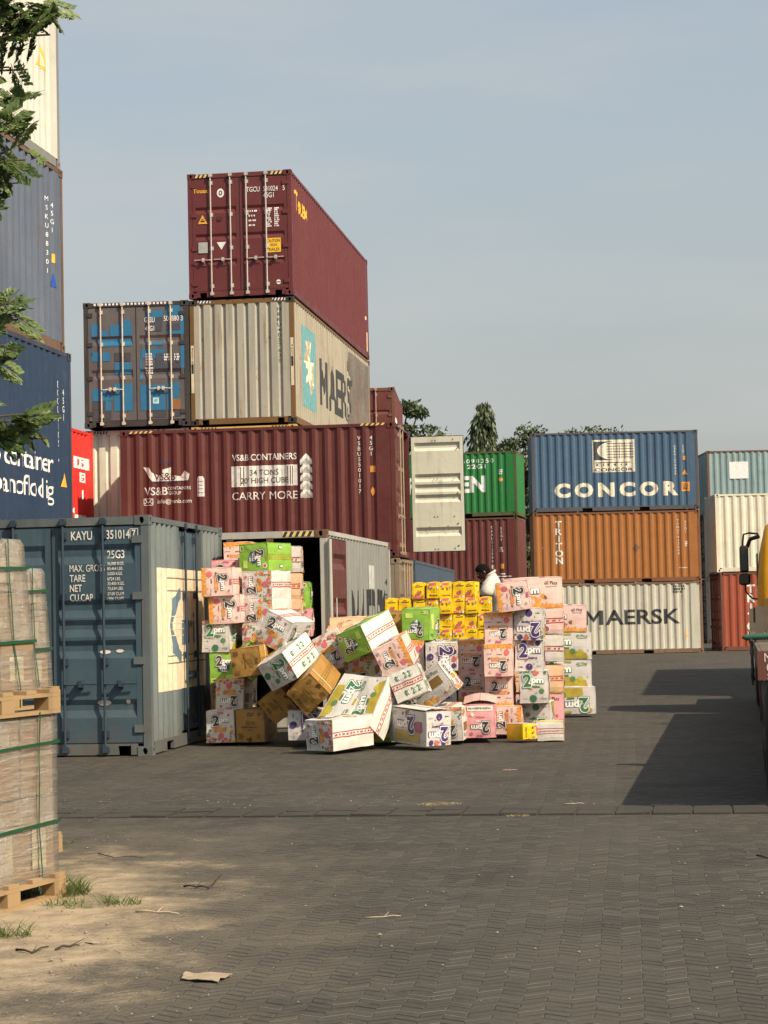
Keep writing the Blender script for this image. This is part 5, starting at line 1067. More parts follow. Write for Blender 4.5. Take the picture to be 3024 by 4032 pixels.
# flaps that have sprung open
def flap(parent, pts, th, mat):
    mb = MB(); n_ = len(pts)-1
    top = []
    for (x, z) in pts: top += [(x, -CL*.47, z), (x, CL*.47, z)]
    bot = [(x, y, z-th) for x, y, z in top]
    mb.add(top+bot, [(2*i, 2*i+1, 2*i+3, 2*i+2) for i in range(n_)] + [(2*(n_+1)+2*i+2, 2*(n_+1)+2*i+3, 2*(n_+1)+2*i+1, 2*(n_+1)+2*i) for i in range(n_)] + [(2*i, 2*i+2, 2*(n_+1)+2*i+2, 2*(n_+1)+2*i) for i in range(n_)] + [(2*i+3, 2*i+1, 2*(n_+1)+2*i+1, 2*(n_+1)+2*i+3) for i in range(n_)] + [(0, 2*(n_+1), 2*(n_+1)+1, 1), (2*n_, 2*n_+1, 4*n_+3, 4*n_+2)])
    mb.build('flap', mat, parent)
h2 = CH/2
flap(PBIG, [(-CW/2, -h2-.012), (-CW*.2, -h2-.030), (.0, -h2-.026)], .006, C['white']); flap(PBIG, [(.01, -h2-.022), (CW*.25, -h2-.034), (CW/2, -h2-.014)], .006, C['white'])
flap(KDOME, [(-CW*.56, -h2-.012), (-CW*.25, -h2-.045), (.0, -h2-.055)], .006, C['pinkh']); flap(KDOME, [(.005, -h2-.055), (CW*.25, -h2-.045), (CW*.56, -h2-.010)], .006, C['pinkh'])
# low yellow one on the ground in front
YC = (YW, YL, YH)
place(YM[3][0], YC, 1147, 1580, 24.9, a=1, sd=-.55, rot=-90, label='small yellow carton lying on the ground at the right foot of the pile', group='small yellow cartons lying on the ground', name='small_carton', cat='carton')
place(YM[3][1], YC, 1189, 1579, 24.95, a=.5, sd=.02, rot=0, face='L', label='small white taped carton lying flush beside the low yellow one', group='small yellow cartons lying on the ground', name='small_carton', cat='carton')
# wall of small yellow cartons
rows = [(1275.5, [(904, 0), (935, 1), (964, 1), (991, 0), (1012, 0)]), (1309, [(845, 0), (875, 0), (906, 0), (934, 1), (962, 1), (990, 0), (1019, 1), (1047, 1)]),
        (1343, [(934, 1), (963, 1), (991, 0), (1019, 0), (1047, 1)]), (1377, [(934, 0), (963, 1), (991, 1), (1019, 0), (1047, 0)])]
ordn = ['first', 'second', 'third', 'fourth', 'fifth', 'sixth', 'seventh', 'eighth']
rown = ['top row', 'second row', 'third row', 'lowest row']
ry = random.Random(3)
for ri, (yy, lst) in enumerate(rows):
    for ci, (xx, fl) in enumerate(lst):
        place(YM[fl][ci % 2], YC, xx+ry.uniform(-1, 1), yy+ry.uniform(-.5, .5)-(xx-950)*.0223, 30.5+ry.uniform(-.04, .04), a=ry.uniform(-1.5, 1.5), sd=.10 if not (ri == 0 and ci == 4) else .25,
              label='small yellow carton, %s from the left in the %s of the yellow wall' % (ordn[ci], rown[ri]), group=GRY, name='small_carton', cat='carton')
# ------------------------------------------------------------------ the man behind the yellow wall
def gnd(px, py):
    a = at(px, py, 1.0); d = a - Vector((0, 0, EYE)); return Vector((0, 0, EYE)) + d*(-EYE/d.z)
def skin(name, nodes, edges, mat, parent, sub=2):
    """nodes: list of (point, radius or (rx, ry)); first node is the root"""
    me = bpy.data.meshes.new(name); me.from_pydata([tuple(p) for p, r in nodes], edges, []); me.materials.append(mat)
    o = bpy.data.objects.new(name, me); COL.objects.link(o)
    md = o.modifiers.new('skin', 'SKIN'); md.use_smooth_shade = True
    if not me.skin_vertices: 
        bm = bmesh.new(); bm.from_mesh(me); bm.verts.layers.skin.verify(); bm.to_mesh(me); bm.free()
    for i, (p, r) in enumerate(nodes):
        sv = me.skin_vertices[0].data[i]; sv.radius = (r, r) if not isinstance(r, tuple) else r; sv.use_root = (i == 0)
    ss = o.modifiers.new('sub', 'SUBSURF'); ss.levels = ss.render_levels = sub
    if parent: o.parent = parent
    return o
PZ = 31.5
pel = at(1087, 1336, PZ); feet_z = pel.z - .92
man = thing('person', 'man in a white shirt bending over behind the yellow cartons, head down', 'person', (pel.x, pel.y, feet_z))
def W(dx, dy, dz): return Vector((dx, dy, dz+.92))
skm = flat('dark_skin', (.070, .034, .020), .5); shm = flat('white_shirt', (.52, .505, .46), .85); trm = flat('dark_trousers', (.03, .03, .036), .8); hrm = flat('black_hair', (.006, .0055, .005), .95, 0, .1)
nk = W(-.20, 0, .66); hd = W(-.30, 0, .735)
Fd = Vector((-.80, 0, -.60)); Ud = Vector((-.60, 0, .80)); Sd = Vector((0, 1, 0))
nodes = [(W(0, 0, 0), .13), (W(-.05, 0, .20), .12), (W(-.12, 0, .48), .13), (nk, .058), (W(-.245, 0, .70), .062),
         (W(.0, -.10, -.06), .09), (W(-.03, -.11, -.46), .06), (W(.02, -.11, -.86), .045), (W(-.10, -.12, -.895), .03), (W(.02, .10, -.06), .09), (W(.05, .11, -.46), .06), (W(.10, .11, -.86), .045), (W(-.02, .12, -.895), .03),
         (W(-.17, -.19, .50), .062), (W(-.28, -.27, .24), .046), (W(-.36, -.25, -.02), .034), (W(-.40, -.24, -.09), .03), (W(-.13, .19, .47), .062), (W(-.20, .27, .20), .046), (W(-.38, .24, .02), .034), (W(-.44, .23, -.03), .03)]
ed = [(0, 1), (1, 2), (2, 3), (3, 4), (0, 5), (5, 6), (6, 7), (7, 8), (0, 9), (9, 10), (10, 11), (11, 12), (2, 13), (13, 14), (14, 15), (15, 16), (2, 17), (17, 18), (18, 19), (19, 20)]
for hx, sgn in ((16, -1), (20, 1)):
    wpt = nodes[hx][0]
    for i in range(5):
        L_ = (.055, .080, .088, .082, .066)[i]; b = len(nodes)
        off = Vector((-.02-.02*(i > 0), sgn*(-.034+.018*i), -.015))
        nodes += [(wpt+off, .0095), (wpt+off+Vector((-.55*L_, 0, -.45*L_)), .0085), (wpt+off+Vector((-.75*L_, 0, -.9*L_)), .0075)]
        ed += [(hx, b), (b, b+1), (b+1, b+2)]
bd = skin('body', nodes, ed, skm, man)
def ellipsoid(c, rf, ru, rs, keep=None, nseg=20, nring=14, shape=None):
    vs = []; fs = []
    for j in range(nring+1):
        th = math.pi*j/nring
        for i in range(nseg):
            ph = 2*math.pi*i/nseg; f_, u_, s_ = math.sin(th)*math.cos(ph), math.cos(th), math.sin(th)*math.sin(ph)
            q = shape(f_, u_, s_) if shape else (1, 1, 1)
            vs.append(c + Fd*(f_*rf*q[0]) + Ud*(u_*ru*q[1]) + Sd*(s_*rs*q[2]))
    for j in range(nring):
        for i in range(nseg):
            q = (j*nseg+i, j*nseg+(i+1) % nseg, (j+1)*nseg+(i+1) % nseg, (j+1)*nseg+i)
            th = math.pi*(j+.5)/nring; ph = 2*math.pi*(i+.5)/nseg
            if keep is None or keep(math.sin(th)*math.cos(ph), math.cos(th), math.sin(th)*math.sin(ph)): fs.append(q)
    return vs, fs
# grow the skinned body, then melt skull, jaw and nose into the same surface
bpy.context.view_layer.update()
em = bpy.data.meshes.new_from_object(bd.evaluated_get(bpy.context.evaluated_depsgraph_get())); bm = bmesh.new(); bm.from_mesh(em)
def addto(vf):
    bv = [bm.verts.new(v) for v in vf[0]]
    for q in vf[1]:
        try: bm.faces.new([bv[k] for k in q])
        except ValueError: pass
addto(ellipsoid(hd, .108, .125, .083, shape=lambda f, u, s: (1-.10*(u < 0)*(-u), 1, 1-.28*max(0, -u)-.05*max(0, f))))
addto(ellipsoid(hd+Fd*.104-Ud*.012, .026, .032, .018, nseg=10, nring=8)); addto(ellipsoid(hd+Fd*.085-Ud*.095, .030, .022, .034, nseg=10, nring=8)); addto(ellipsoid(hd+Fd*.088+Ud*.030, .022, .012, .060, nseg=10, nring=8)); addto(ellipsoid(hd+Fd*.094-Ud*.058, .018, .013, .028, nseg=10, nring=8))
for sg in (-1, 1): addto(ellipsoid(hd-Fd*.012+Sd*sg*.084-Ud*.012, .020, .032, .014, nseg=10, nring=8))
bm.normal_update(); bm.to_mesh(em); bm.free(); bd.modifiers.clear(); bd.data = em; em.name = 'body'; em.materials.clear(); em.materials.append(skm)
rmz = bd.modifiers.new('remesh', 'REMESH'); rmz.mode = 'VOXEL'; rmz.voxel_size = .009; rmz.use_smooth_shade = True
shirt = skin('shirt', [(W(0, 0, -.02), .185), (W(-.03, 0, .20), .185), (W(-.075, 0, .52), .205), (W(-.185, 0, .69), .088), (W(-.20, -.17, .57), .125), (W(-.265, -.25, .46), .115), (W(-.29, -.27, .33), .120), (W(-.15, .17, .54), .12), (W(-.18, .25, .29), .10), (W(-.21, .27, .16), .10), (W(.02, 0, -.16), .19)],
     [(0, 1), (1, 2), (2, 3), (2, 4), (4, 5), (5, 6), (2, 7), (7, 8), (8, 9), (0, 10)], shm, man)
tx = bpy.data.textures.new('folds', 'CLOUDS'); tx.noise_scale = .14
dp = shirt.modifiers.new('folds', 'DISPLACE'); dp.texture = tx; dp.strength = .055; dp.mid_level = .5
skin('trousers', [(W(0, 0, -.02), .150), (W(.0, -.10, -.10), .105), (W(-.03, -.11, -.46), .080), (W(.02, -.11, -.82), .07), (W(.02, .10, -.10), .105), (W(.05, .11, -.46), .08), (W(.10, .11, -.82), .07)], [(0, 1), (1, 2), (2, 3), (0, 4), (4, 5), (5, 6)], trm, man)
hv = ellipsoid(hd-Fd*.006+Ud*.008, .116, .130, .090, keep=lambda f, u, s: (u*.85-f*.95) > -.22, nseg=28, nring=20, shape=lambda f, u, s: (1+.05*noise.noise(Vector((f*5, u*5, s*5))),)*3)
hb_ = MB(); hb_.add(*hv); ho = hb_.build('hair', hrm, man, True); so = ho.modifiers.new('thick', 'SOLIDIFY'); so.thickness = .016; so.offset = -1
ey = MB()
for sg in (-1, 1): ey.add(*ellipsoid(hd+Fd*.092+Ud*.012+Sd*sg*.034, .013, .010, .014, nseg=10, nring=8))
ey.build('eye', flat('eye_white', (.40, .38, .35)), man, True)
cl = MB(); cl.tube([W(-.14, -.085, .73), W(-.22, -.075, .685), W(-.265, 0, .66), W(-.22, .075, .685), W(-.14, .085, .73), W(-.115, 0, .755), W(-.14, -.085, .73)], .022, 8); cl.build('collar', shm, man, True)
# the cartons he stands on
zz = 0.0; hh_ = feet_z/2
for i in range(2):
    o = bpy.data.objects.new('carton', MESH['B'][i]); COL.objects.link(o); s_ = hh_/CH
    o.matrix_world = Matrix.Translation((pel.x+.0, pel.y, hh_*(i+.5))) @ Matrix.Rotation(.1*i, 4, 'Z') @ Matrix.Diagonal((1.4, 1.0, s_, 1))
    tag(o, ('lower' if i == 0 else 'upper') + ' brown carton under the feet of the man in the white shirt', 'carton', GRP)

# ------------------------------------------------------------------ flatbed truck at the right edge
T0 = Vector((2.95, 15.9, 0)); TY = -.174
truck = thing('flatbed_truck', 'yellow cab flatbed truck with worn wooden bed entering at the right edge', 'truck', T0, TY)
wood = paint('grey_truck_wood', (.135, .105, .080), .1, .6, .6, 50, fadecol=(.22, .18, .14), rough=.8)
redp = paint('worn_red_brown_board', (.155, .055, .040), .2, .6, .6, 51, fadecol=(.20, .11, .085))
cabm = paint('truck_yellow', (.62, .29, .008), .02, .15, .1, 52, rough=.35)
def pbox(parent, name, mat, *bs):
    mb = MB()
    for b in bs: mb.box(*b)
    return mb.build(name, mat, parent)
pbox(truck, 'deck', wood, *[(.03+i*.2, .215+i*.2, .05, 14.4, 1.225, 1.275+.004*(i % 2)) for i in range(12)])
pbox(truck, 'side_beam', wood, (0, .09, .02, 14.4, 1.10, 1.272))
tb = pbox(truck, 'tail_board', redp, (-.01, 2.45, -.045, .0, 1.045, 1.275))
lt = MB()
def flt(body, cx, cz, h, wf=.8):
    vs, fs = T(body, cx, cz, h, wf, .015, align='l'); lt.add([(x, -.049, z) for x, z in vs], fs)
flt('Mat', .045, 1.225, .07); flt('Contr', .06, 1.145, .07); flt('S', .065, 1.075, .05)
lt.build('lettering', white_ink, tb)
pbox(truck, 'mud_flap', rubber, (.08, .62, .25, .27, .55, 1.02), (1.8, 2.35, .25, .27, .55, 1.02))
pbox(truck, 'chassis', flat('chassis_black', (.02, .02, .02)), (.7, .85, .2, 17.2, .75, 1.05), (1.55, 1.7, .2, 17.2, .75, 1.05), *[(.1, 2.3, 1.0+q, 1.12+q, .95, 1.1) for q in (0, 2, 4, 6, 8, 10)])
pbox(truck, 'bulkhead', wood, (0.0, 2.45, 4.08, 4.14, 1.27, 1.36), (0, 2.45, 4.08, 4.14, 1.47, 1.62), (0.02, .10, 4.05, 4.17, 1.27, 1.63), (.42, .50, 4.05, 4.17, 1.27, 1.63), (1.2, 1.3, 4.05, 4.17, 1.27, 1.63), (2.3, 2.4, 4.05, 4.17, 1.27, 1.63))
pbox(truck, 'headboard', wood, (0, 2.45, 11.6, 11.66, 1.285, 1.6))
rg = random.Random(4)
for j in range(4):
    ch = MB(); y0 = 1.9+j*.5; pts = [(-.025+rg.uniform(-.015, .0), y0+.05*math.sin(i), 1.33-.05*i) for i in range(7+rg.randrange(4))]
    for a, b in zip(pts, pts[1:]): ch.tube([a, b], .011, 6)
    ch.build('chain', flat('sooty_chain', (.025, .022, .02), .6), truck)
def wheel(x0, y):
    wl = MB(); n = 28; R_ = .50
    prof = [(0, .30), (0, .40), (.03, .48), (.08, .5), (.20, .5), (.25, .48), (.28, .40), (.28, .30)]
    vs = [(x0+px_, y+r*math.cos(2*math.pi*k/n), .5+r*math.sin(2*math.pi*k/n)) for px_, r in prof for k in range(n)]
    wl.add(vs, [(i*n+k, i*n+(k+1) % n, (i+1)*n+(k+1) % n, (i+1)*n+k) for i in range(len(prof)-1) for k in range(n)])
    o = wl.build('wheel', rubber, truck, True)
    rm = MB(); vs = [(x0+px_, y+r*math.cos(2*math.pi*k/n), .5+r*math.sin(2*math.pi*k/n)) for px_, r in ((.02, .30), (.08, .26), (.05, .12), (.0, .10), (.0, .01)) for k in range(n)]
    rm.add(vs, [(i*n+k, i*n+(k+1) % n, (i+1)*n+(k+1) % n, (i+1)*n+k) for i in range(4) for k in range(n)])
    for k in range(8): rm.tube([(x0+.03, y+.19*math.cos(k*.785), .5+.19*math.sin(k*.785)), (x0+.085, y+.19*math.cos(k*.785), .5+.19*math.sin(k*.785))], .016, 6)
    rm.build('rim', rust_m, o)
for y in (1.15, 2.35): wheel(.04, y); wheel(2.12, y)
for y in (11.2, 16.6): wheel(.10, y); wheel(2.06, y)
# cab: rounded shell with window openings, seen from behind
cb = MB(); secs = []
for z, x0, y0, y1 in ((1.0, .19, 4.45, 6.6), (1.55, .17, 4.42, 6.75), (1.95, .17, 4.42, 6.7), (2.35, .22, 4.45, 6.5), (2.68, .30, 4.55, 6.25), (2.82, .48, 4.75, 6.0)):
    x1 = 2.45-x0; r_ = .16; ring = []
    for cx, cy, a0 in ((x0+r_, y0+r_, 180), (x1-r_, y0+r_, 270), (x1-r_, y1-r_, 0), (x0+r_, y1-r_, 90)):
        for q in range(5): a = R(a0+90*q/4); ring.append((cx+r_*math.cos(a), cy+r_*math.sin(a), z))
    secs.append(ring)
n = len(secs[0])
cb.add([p for s_ in secs for p in s_], [(i*n+k, i*n+(k+1) % n, (i+1)*n+(k+1) % n, (i+1)*n+k) for i in range(len(secs)-1) for k in range(n)] + [tuple((len(secs)-1)*n+k for k in range(n)), tuple(range(n))])
cb.v = [(x, y+10.2, z*1.10-.1 if z > 1.5 else z) for x, y, z in cb.v]
cab = cb.build('cab', cabm, truck, True)
glass = flat('dark_glass', (.012, .015, .017), .08, 0, .6)
pbox(cab, 'rear_window', glass, (.75, 1.7, 14.605, 14.63, 2.1, 2.5)); pbox(cab, 'side_window', glass, (.160, .185, 15.4, 16.4, 1.95, 2.45))
pbox(truck, 'cab_step_shade_block', flat('cab_black', (.02, .02, .02)), (.3, 2.15, 14.7, 17.0, .55, .98), (.15, 2.3, 17.0, 19.4, .45, 1.15))  # second box added ahead of the cab to fill out the cast shade
pbox(cab, 'tail_trim', flat('cab_grime', (.16, .09, .02)), (.24, .42, 14.595, 14.63, 1.6, 1.75))
Y_ = 16.1
mr_ = MB(); mr_.tube([(.22, Y_, 2.74), (.08, Y_+.05, 2.70), (.03, Y_+.1, 2.58)], .034, 8)
mr_.tube([(.20, Y_, 2.78), (.06, Y_+.1, 2.80), (-.02, Y_+.1, 2.78), (-.04, Y_+.1, 2.66), (-.04, Y_+.1, 2.5)], .016, 8)
arm = mr_.build('mirror_arm', flat('mirror_black', (.014, .014, .016), .4), truck)
def rbox(name, x0, x1, y0, y1, z0, z1, mat, parent, bev):
    mb = MB(); mb.box(x0, x1, y0, y1, z0, z1); o = mb.build(name, mat, parent)
    bv = o.modifiers.new('bevel', 'BEVEL'); bv.width = bev; bv.segments = 3; return o
hs = rbox('mirror', -.095, .045, Y_+.02, Y_+.18, 2.17, 2.60, flat('mirror_black', (.014, .014, .016), .4), truck, .04)
rbox('mirror_glass', -.08, .03, Y_+.008, Y_+.024, 2.20, 2.57, glass, hs, .004)
hs = rbox('mirror', -.115, .065, Y_+.0, Y_+.2, 1.97, 2.155, flat('mirror_black', (.014, .014, .016), .4), truck, .045)
rbox('mirror_glass', -.09, .04, Y_-.012, Y_+.004, 1.99, 2.135, flat('mirror_warm', (.06, .045, .03), .15, .3), hs, .004)
cbk = MB(); cbk.tube([(-.02, Y_+.1, 1.97), (-.01, Y_+.1, 1.86), (.08, Y_+.1, 1.76), (.18, Y_, 1.74)], .013, 6); cbk.build('mirror_cable', rubber, truck)
# green plank lying across the bed
gp = MB(); gp.tube([(-.16, 0, 0), (-.12, 0, 0), (.6, 0, .03), (2.4, 0, .10)], [.010, .028, .040, .045], 10)
g_o = gp.build('tarpaulin_roll', paint('green_canvas', (.035, .135, .085), .05, .5, .4, 53, fadecol=(.08, .20, .14), rough=.8), None, True)
g_o.matrix_world = Matrix.Translation(T0) @ Matrix.Rotation(TY, 4, 'Z') @ Matrix.Translation((.04, 2.6, 1.345))
tag(g_o, 'rolled green canvas lying across the wooden truck bed, end poking out', 'tarpaulin')

# ------------------------------------------------------------------ wrapped pallet loads at the left edge
pw = paint('raw_pine', (.34, .225, .110), .08, .5, .6, 54, fadecol=(.40, .29, .165), rough=.75)
def pallet(loc, yaw, label):
    t = thing('pallet', label, 'pallet', loc, yaw, 'wooden pallets under wrapped loads')
    for i in range(5): pbox(t, 'deck_board', pw, (-1.0, 0, .01+i*.265, .125+i*.265, .122, .144))
    for x in (-1.0, -.55, -.1): pbox(t, 'stringer', pw, (x+.0, x+.1, .002, 1.198, .10, .121))
    for x in (-1.0, -.55, -.1):
        for y in (0, .53, 1.06): pbox(t, 'block', pw, (x+.001, x+.099, y, y+.14, .022, .099))
        pbox(t, 'bottom_board', pw, (x, x+.1, 0, 1.2, 0, .021))
    return t
def film_mat():
    m, t, b = newmat('stretch_film'); L = t.links.new
    o = t.nodes['Material Output']; t.nodes.remove(b)
    tcn = N(t, 'ShaderNodeTexCoord'); mp_ = N(t, 'ShaderNodeMapping'); mp_.inputs['Rotation'].default_value = (R(12), R(8), 0); mp_.inputs['Scale'].default_value = (2.2, 1.2, 16); L(tcn.outputs['Object'], mp_.inputs[0])
    n1 = N(t, 'ShaderNodeTexNoise'); n1.inputs['Scale'].default_value = 2.5; n1.inputs['Detail'].default_value = 6; n1.inputs['Roughness'].default_value = .7; L(mp_.outputs[0], n1.inputs['Vector'])
    n2 = N(t, 'ShaderNodeTexNoise'); n2.inputs['Scale'].default_value = 3; n2.inputs['Detail'].default_value = 3; L(tcn.outputs['Object'], n2.inputs['Vector'])
    bp = N(t, 'ShaderNodeBump'); bp.inputs['Strength'].default_value = .8; bp.inputs['Distance'].default_value = .03; L(n1.outputs['Fac'], bp.inputs['Height'])
    d = N(t, 'ShaderNodeBsdfDiffuse'); d.inputs[0].default_value = (.36, .33, .275, 1); gl = N(t, 'ShaderNodeBsdfGlossy'); gl.inputs['Roughness'].default_value = .22; gl.inputs[0].default_value = (.8, .8, .8, 1); L(bp.outputs[0], gl.inputs['Normal']); L(bp.outputs[0], d.inputs['Normal'])
    tr = N(t, 'ShaderNodeBsdfTransparent'); ms = N(t, 'ShaderNodeMixShader'); L(d.outputs[0], ms.inputs[1]); L(gl.outputs[0], ms.inputs[2]); ms.inputs[0].default_value = .22
    m2 = N(t, 'ShaderNodeMixShader'); f = N(t, 'ShaderNodeMapRange', i_1=.40, i_2=.74, i_3=.22, i_4=.82)
    ml = N(t, 'ShaderNodeMath', operation='ADD'); ml.inputs[1].default_value = 0
    mxn = N(t, 'ShaderNodeMath', operation='MAXIMUM'); L(n1.outputs['Fac'], mxn.inputs[0]); L(n2.outputs['Fac'], mxn.inputs[1]); L(mxn.outputs[0], f.inputs[0])
    L(f.outputs[0], m2.inputs[0]); L(tr.outputs[0], m2.inputs[1]); L(ms.outputs[0], m2.inputs[2]); L(m2.outputs[0], o.inputs['Surface'])
    return m
film = film_mat(); ctn = paint('brown_carton_board', (.30, .19, .10), .0, .5, .15, 55, fadecol=(.36, .25, .145), rough=.75, pf=.8)
lab_m = flat('carton_label', (.48, .42, .27)); strapm = flat('green_strap', (.012, .072, .030), .4)
def load(loc, yaw, label, h, z0, inset, lean, levels, seed):
    t = thing('wrapped_load', label, 'wrapped load', loc, yaw, 'film wrapped loads of brown cartons on pallets')
    rg = random.Random(seed); x0, x1, y0, y1 = -1+inset, -inset, inset*.6, 1.2-inset*.6
    rowh = h/levels
    for r in range(levels):
        mb = MB()
        for j in range(3):
            for i in range(2):
                a, b = x0+(x1-x0)*i/2, x0+(x1-x0)*(i+1)/2; c, d = y0+(y1-y0)*j/3, y0+(y1-y0)*(j+1)/3
                e = rg.uniform(.004, .02); s_ = lean*(r+.5)/levels
                mb.box(a+e-s_, b-rg.uniform(.004, .02)-s_, c+e, d-rg.uniform(.004, .018), z0+r*rowh+.002, z0+(r+1)*rowh-rg.uniform(.004, .02))
        o = mb.build('carton_layer', ctn, t)
        lb = MB()
        for j in range(3):
            c = y0+(y1-y0)*(j+.5)/3; s_ = lean*(r+.5)/levels
            if rg.random() < .75: lb.add([(x1-s_+.001, c-.10, z0+r*rowh+.05), (x1-s_+.001, c+.06, z0+r*rowh+.05), (x1-s_+.001, c+.06, z0+r*rowh+.05+rowh*.5), (x1-s_+.001, c-.10, z0+r*rowh+.05+rowh*.5)], [(0, 1, 2, 3)])
        if lb.v: lb.build('carton_label', lab_m, o)
    # wrinkled film hugging the block
    f = MB(); nu, nv = 60, 26; ring = []
    per = [(x1, y0), (x1, y1), (x0, y1), (x0, y0)]
    vs = []
    for v in range(nv+1):
        tz = v/nv; z = z0-.03 + (h+.05)*tz
        for u in range(nu):
            q = u/nu*4; s0 = int(q); fr_ = q-s0; a, b = per[s0], per[(s0+1) % 4]
            x, y = a[0]+(b[0]-a[0])*fr_, a[1]+(b[1]-a[1])*fr_
            cx, cy = (x0+x1)/2, (y0+y1)/2; k = 1.014 + .007*noise.noise(Vector((x*3, y*3, z*4+seed))) + .007*noise.noise(Vector((x*9, y*9, z*12)))
            if tz > .97: k -= .03
            vs.append((cx+(x-cx)*k-lean*tz, cy+(y-cy)*k, z))
    fs = [(v*nu+u, v*nu+(u+1) % nu, (v+1)*nu+(u+1) % nu, (v+1)*nu+u) for v in range(nv) for u in range(nu)]
    fs.append(tuple(nv*nu+u for u in range(nu)))
    f.add(vs, fs); f.build('stretch_film', film, t, True)
    def band(zc, tilt):
        mb = MB(); o_ = .019; s_ = lean*(zc-z0)/h
        pts = [(x1+o_-s_, y0-o_), (x1+o_-s_, y1+o_), (x0-o_-s_, y1+o_), (x0-o_-s_, y0-o_)]
        for k in range(4):
            (ax, ay), (bx, by) = pts[k], pts[(k+1) % 4]
            za, zb = zc+tilt*ay, zc+tilt*by
            mb.add([(ax, ay, za-.009), (bx, by, zb-.009), (bx, by, zb+.009), (ax, ay, za+.009)], [(0, 1, 2, 3)])
        mb.build('strap', strapm, t)
    band(z0+h*.30, .02); band(z0+h*.80, .02)
    for yy in (.42, .93):
        mb = MB(); wv = rg.uniform(-.03, .03); pts = []
        for k in range(9): q = k/8; pts.append((x1+.026-lean*q+.006*math.sin(k*1.7), yy+wv*q+.012*math.sin(k*1.1), z0-.1+(h+.12)*q))
        for a, b in zip(pts, pts[1:]): mb.add([(a[0], a[1]-.007, a[2]), (a[0], a[1]+.007, a[2]), (b[0], b[1]+.007, b[2]), (b[0], b[1]-.007, b[2])], [(0, 1, 2, 3)])
        pts = [(x1+.026-lean, yy, z0+h+.02), (x0-.03-lean, yy, z0+h+.025), (x0-.04, yy, z0-.1)]
        for a, b in zip(pts, pts[1:]): mb.add([(a[0], a[1]-.007, a[2]), (a[0], a[1]+.007, a[2]), (b[0], b[1]+.007, b[2]), (b[0], b[1]-.007, b[2])], [(0, 1, 2, 3)])
        mb.build('strap', strapm, t)
    return t
PYAW = -.35
LA = Vector((-2.355, 10.87, 0)); LB = Vector((-2.75, 13.17, 0))
pallet(LA, PYAW, 'pine pallet on the sandy ground under the nearest wrapped load'); pallet(LA+Vector((-.02, 0, 1.09)), PYAW, 'pine pallet raised on top of the nearest lower wrapped load')
load(LA, PYAW, 'nearest wrapped load standing low, its pallet on the sandy ground', .94, .146, .045, .0, 2, 1); load(LA+Vector((-.10, -.03, 1.09)), PYAW, 'tall leaning wrapped load on the upper pallet nearest the camera', .875, .146, .045, .09, 3, 2)
pallet(LB, PYAW, 'pine pallet on the ground beneath the rear wrapped load'); pallet(LB+Vector((.0, 0, 1.03)), PYAW, 'pine pallet with open hand slot beneath the upper rear wrapped load')
load(LB, PYAW, 'lower rear wrapped load hidden behind the nearest one', .88, .146, .06, .0, 2, 3); load(LB+Vector((0, 0, 1.03)), PYAW, 'upper rear wrapped load standing in front of the dark blue container door', .82, .146, .05, .06, 3, 4)

# ------------------------------------------------------------------ trees
def leaf_mat(name, a, b_):
    m, t, b = newmat(name); L = t.links.new
    oi = N(t, 'ShaderNodeTexCoord'); no = N(t, 'ShaderNodeTexNoise'); no.inputs['Scale'].default_value = 2.2; no.inputs['Detail'].default_value = 6; L(oi.outputs['Object'], no.inputs['Vector'])
    r = N(t, 'ShaderNodeMapRange', i_1=.35, i_2=.65); L(no.outputs['Fac'], r.inputs[0])
    x = N(t, 'ShaderNodeMix', data_type='RGBA'); L(r.outputs[0], x.inputs[0]); x.inputs[6].default_value = (*a, 1); x.inputs[7].default_value = (*b_, 1)
    L(x.outputs[2], b.inputs['Base Color']); b.inputs['Roughness'].default_value = .5
    tl = N(t, 'ShaderNodeBsdfTranslucent'); L(x.outputs[2], tl.inputs[0]); ms = N(t, 'ShaderNodeMixShader'); ms.inputs[0].default_value = .25
    L(b.outputs[0], ms.inputs[1]); L(tl.outputs[0], ms.inputs[2]); L(ms.outputs[0], t.nodes['Material Output'].inputs['Surface'])
    return m
bark = paint('tree_bark', (.10, .075, .055), .1, .5, .5, 60, rough=.9)
lm1 = leaf_mat('leaf_dark_green', (.032, .058, .024), (.075, .105, .040)); lm2 = leaf_mat('leaf_mid_green', (.044, .070, .030), (.095, .12, .05)); lm3 = leaf_mat('leaf_fresh_green', (.060, .105, .030), (.15, .21, .065))
def leafquad(mb, c, d, n_, l, w_):
    d = d.normalized(); s = d.cross(n_); s = s.normalized() if s.length > 1e-4 else d.orthogonal().normalized()
    mb.add([c, c+d*l*.5+s*w_*.5, c+d*l, c+d*l*.5-s*w_*.5], [(0, 1, 2, 3)])
def rv(rg): 
    while True:
        v = Vector((rg.uniform(-1, 1), rg.uniform(-1, 1), rg.uniform(-1, 1)))
        if .05 < v.length < 1: return v.normalized()
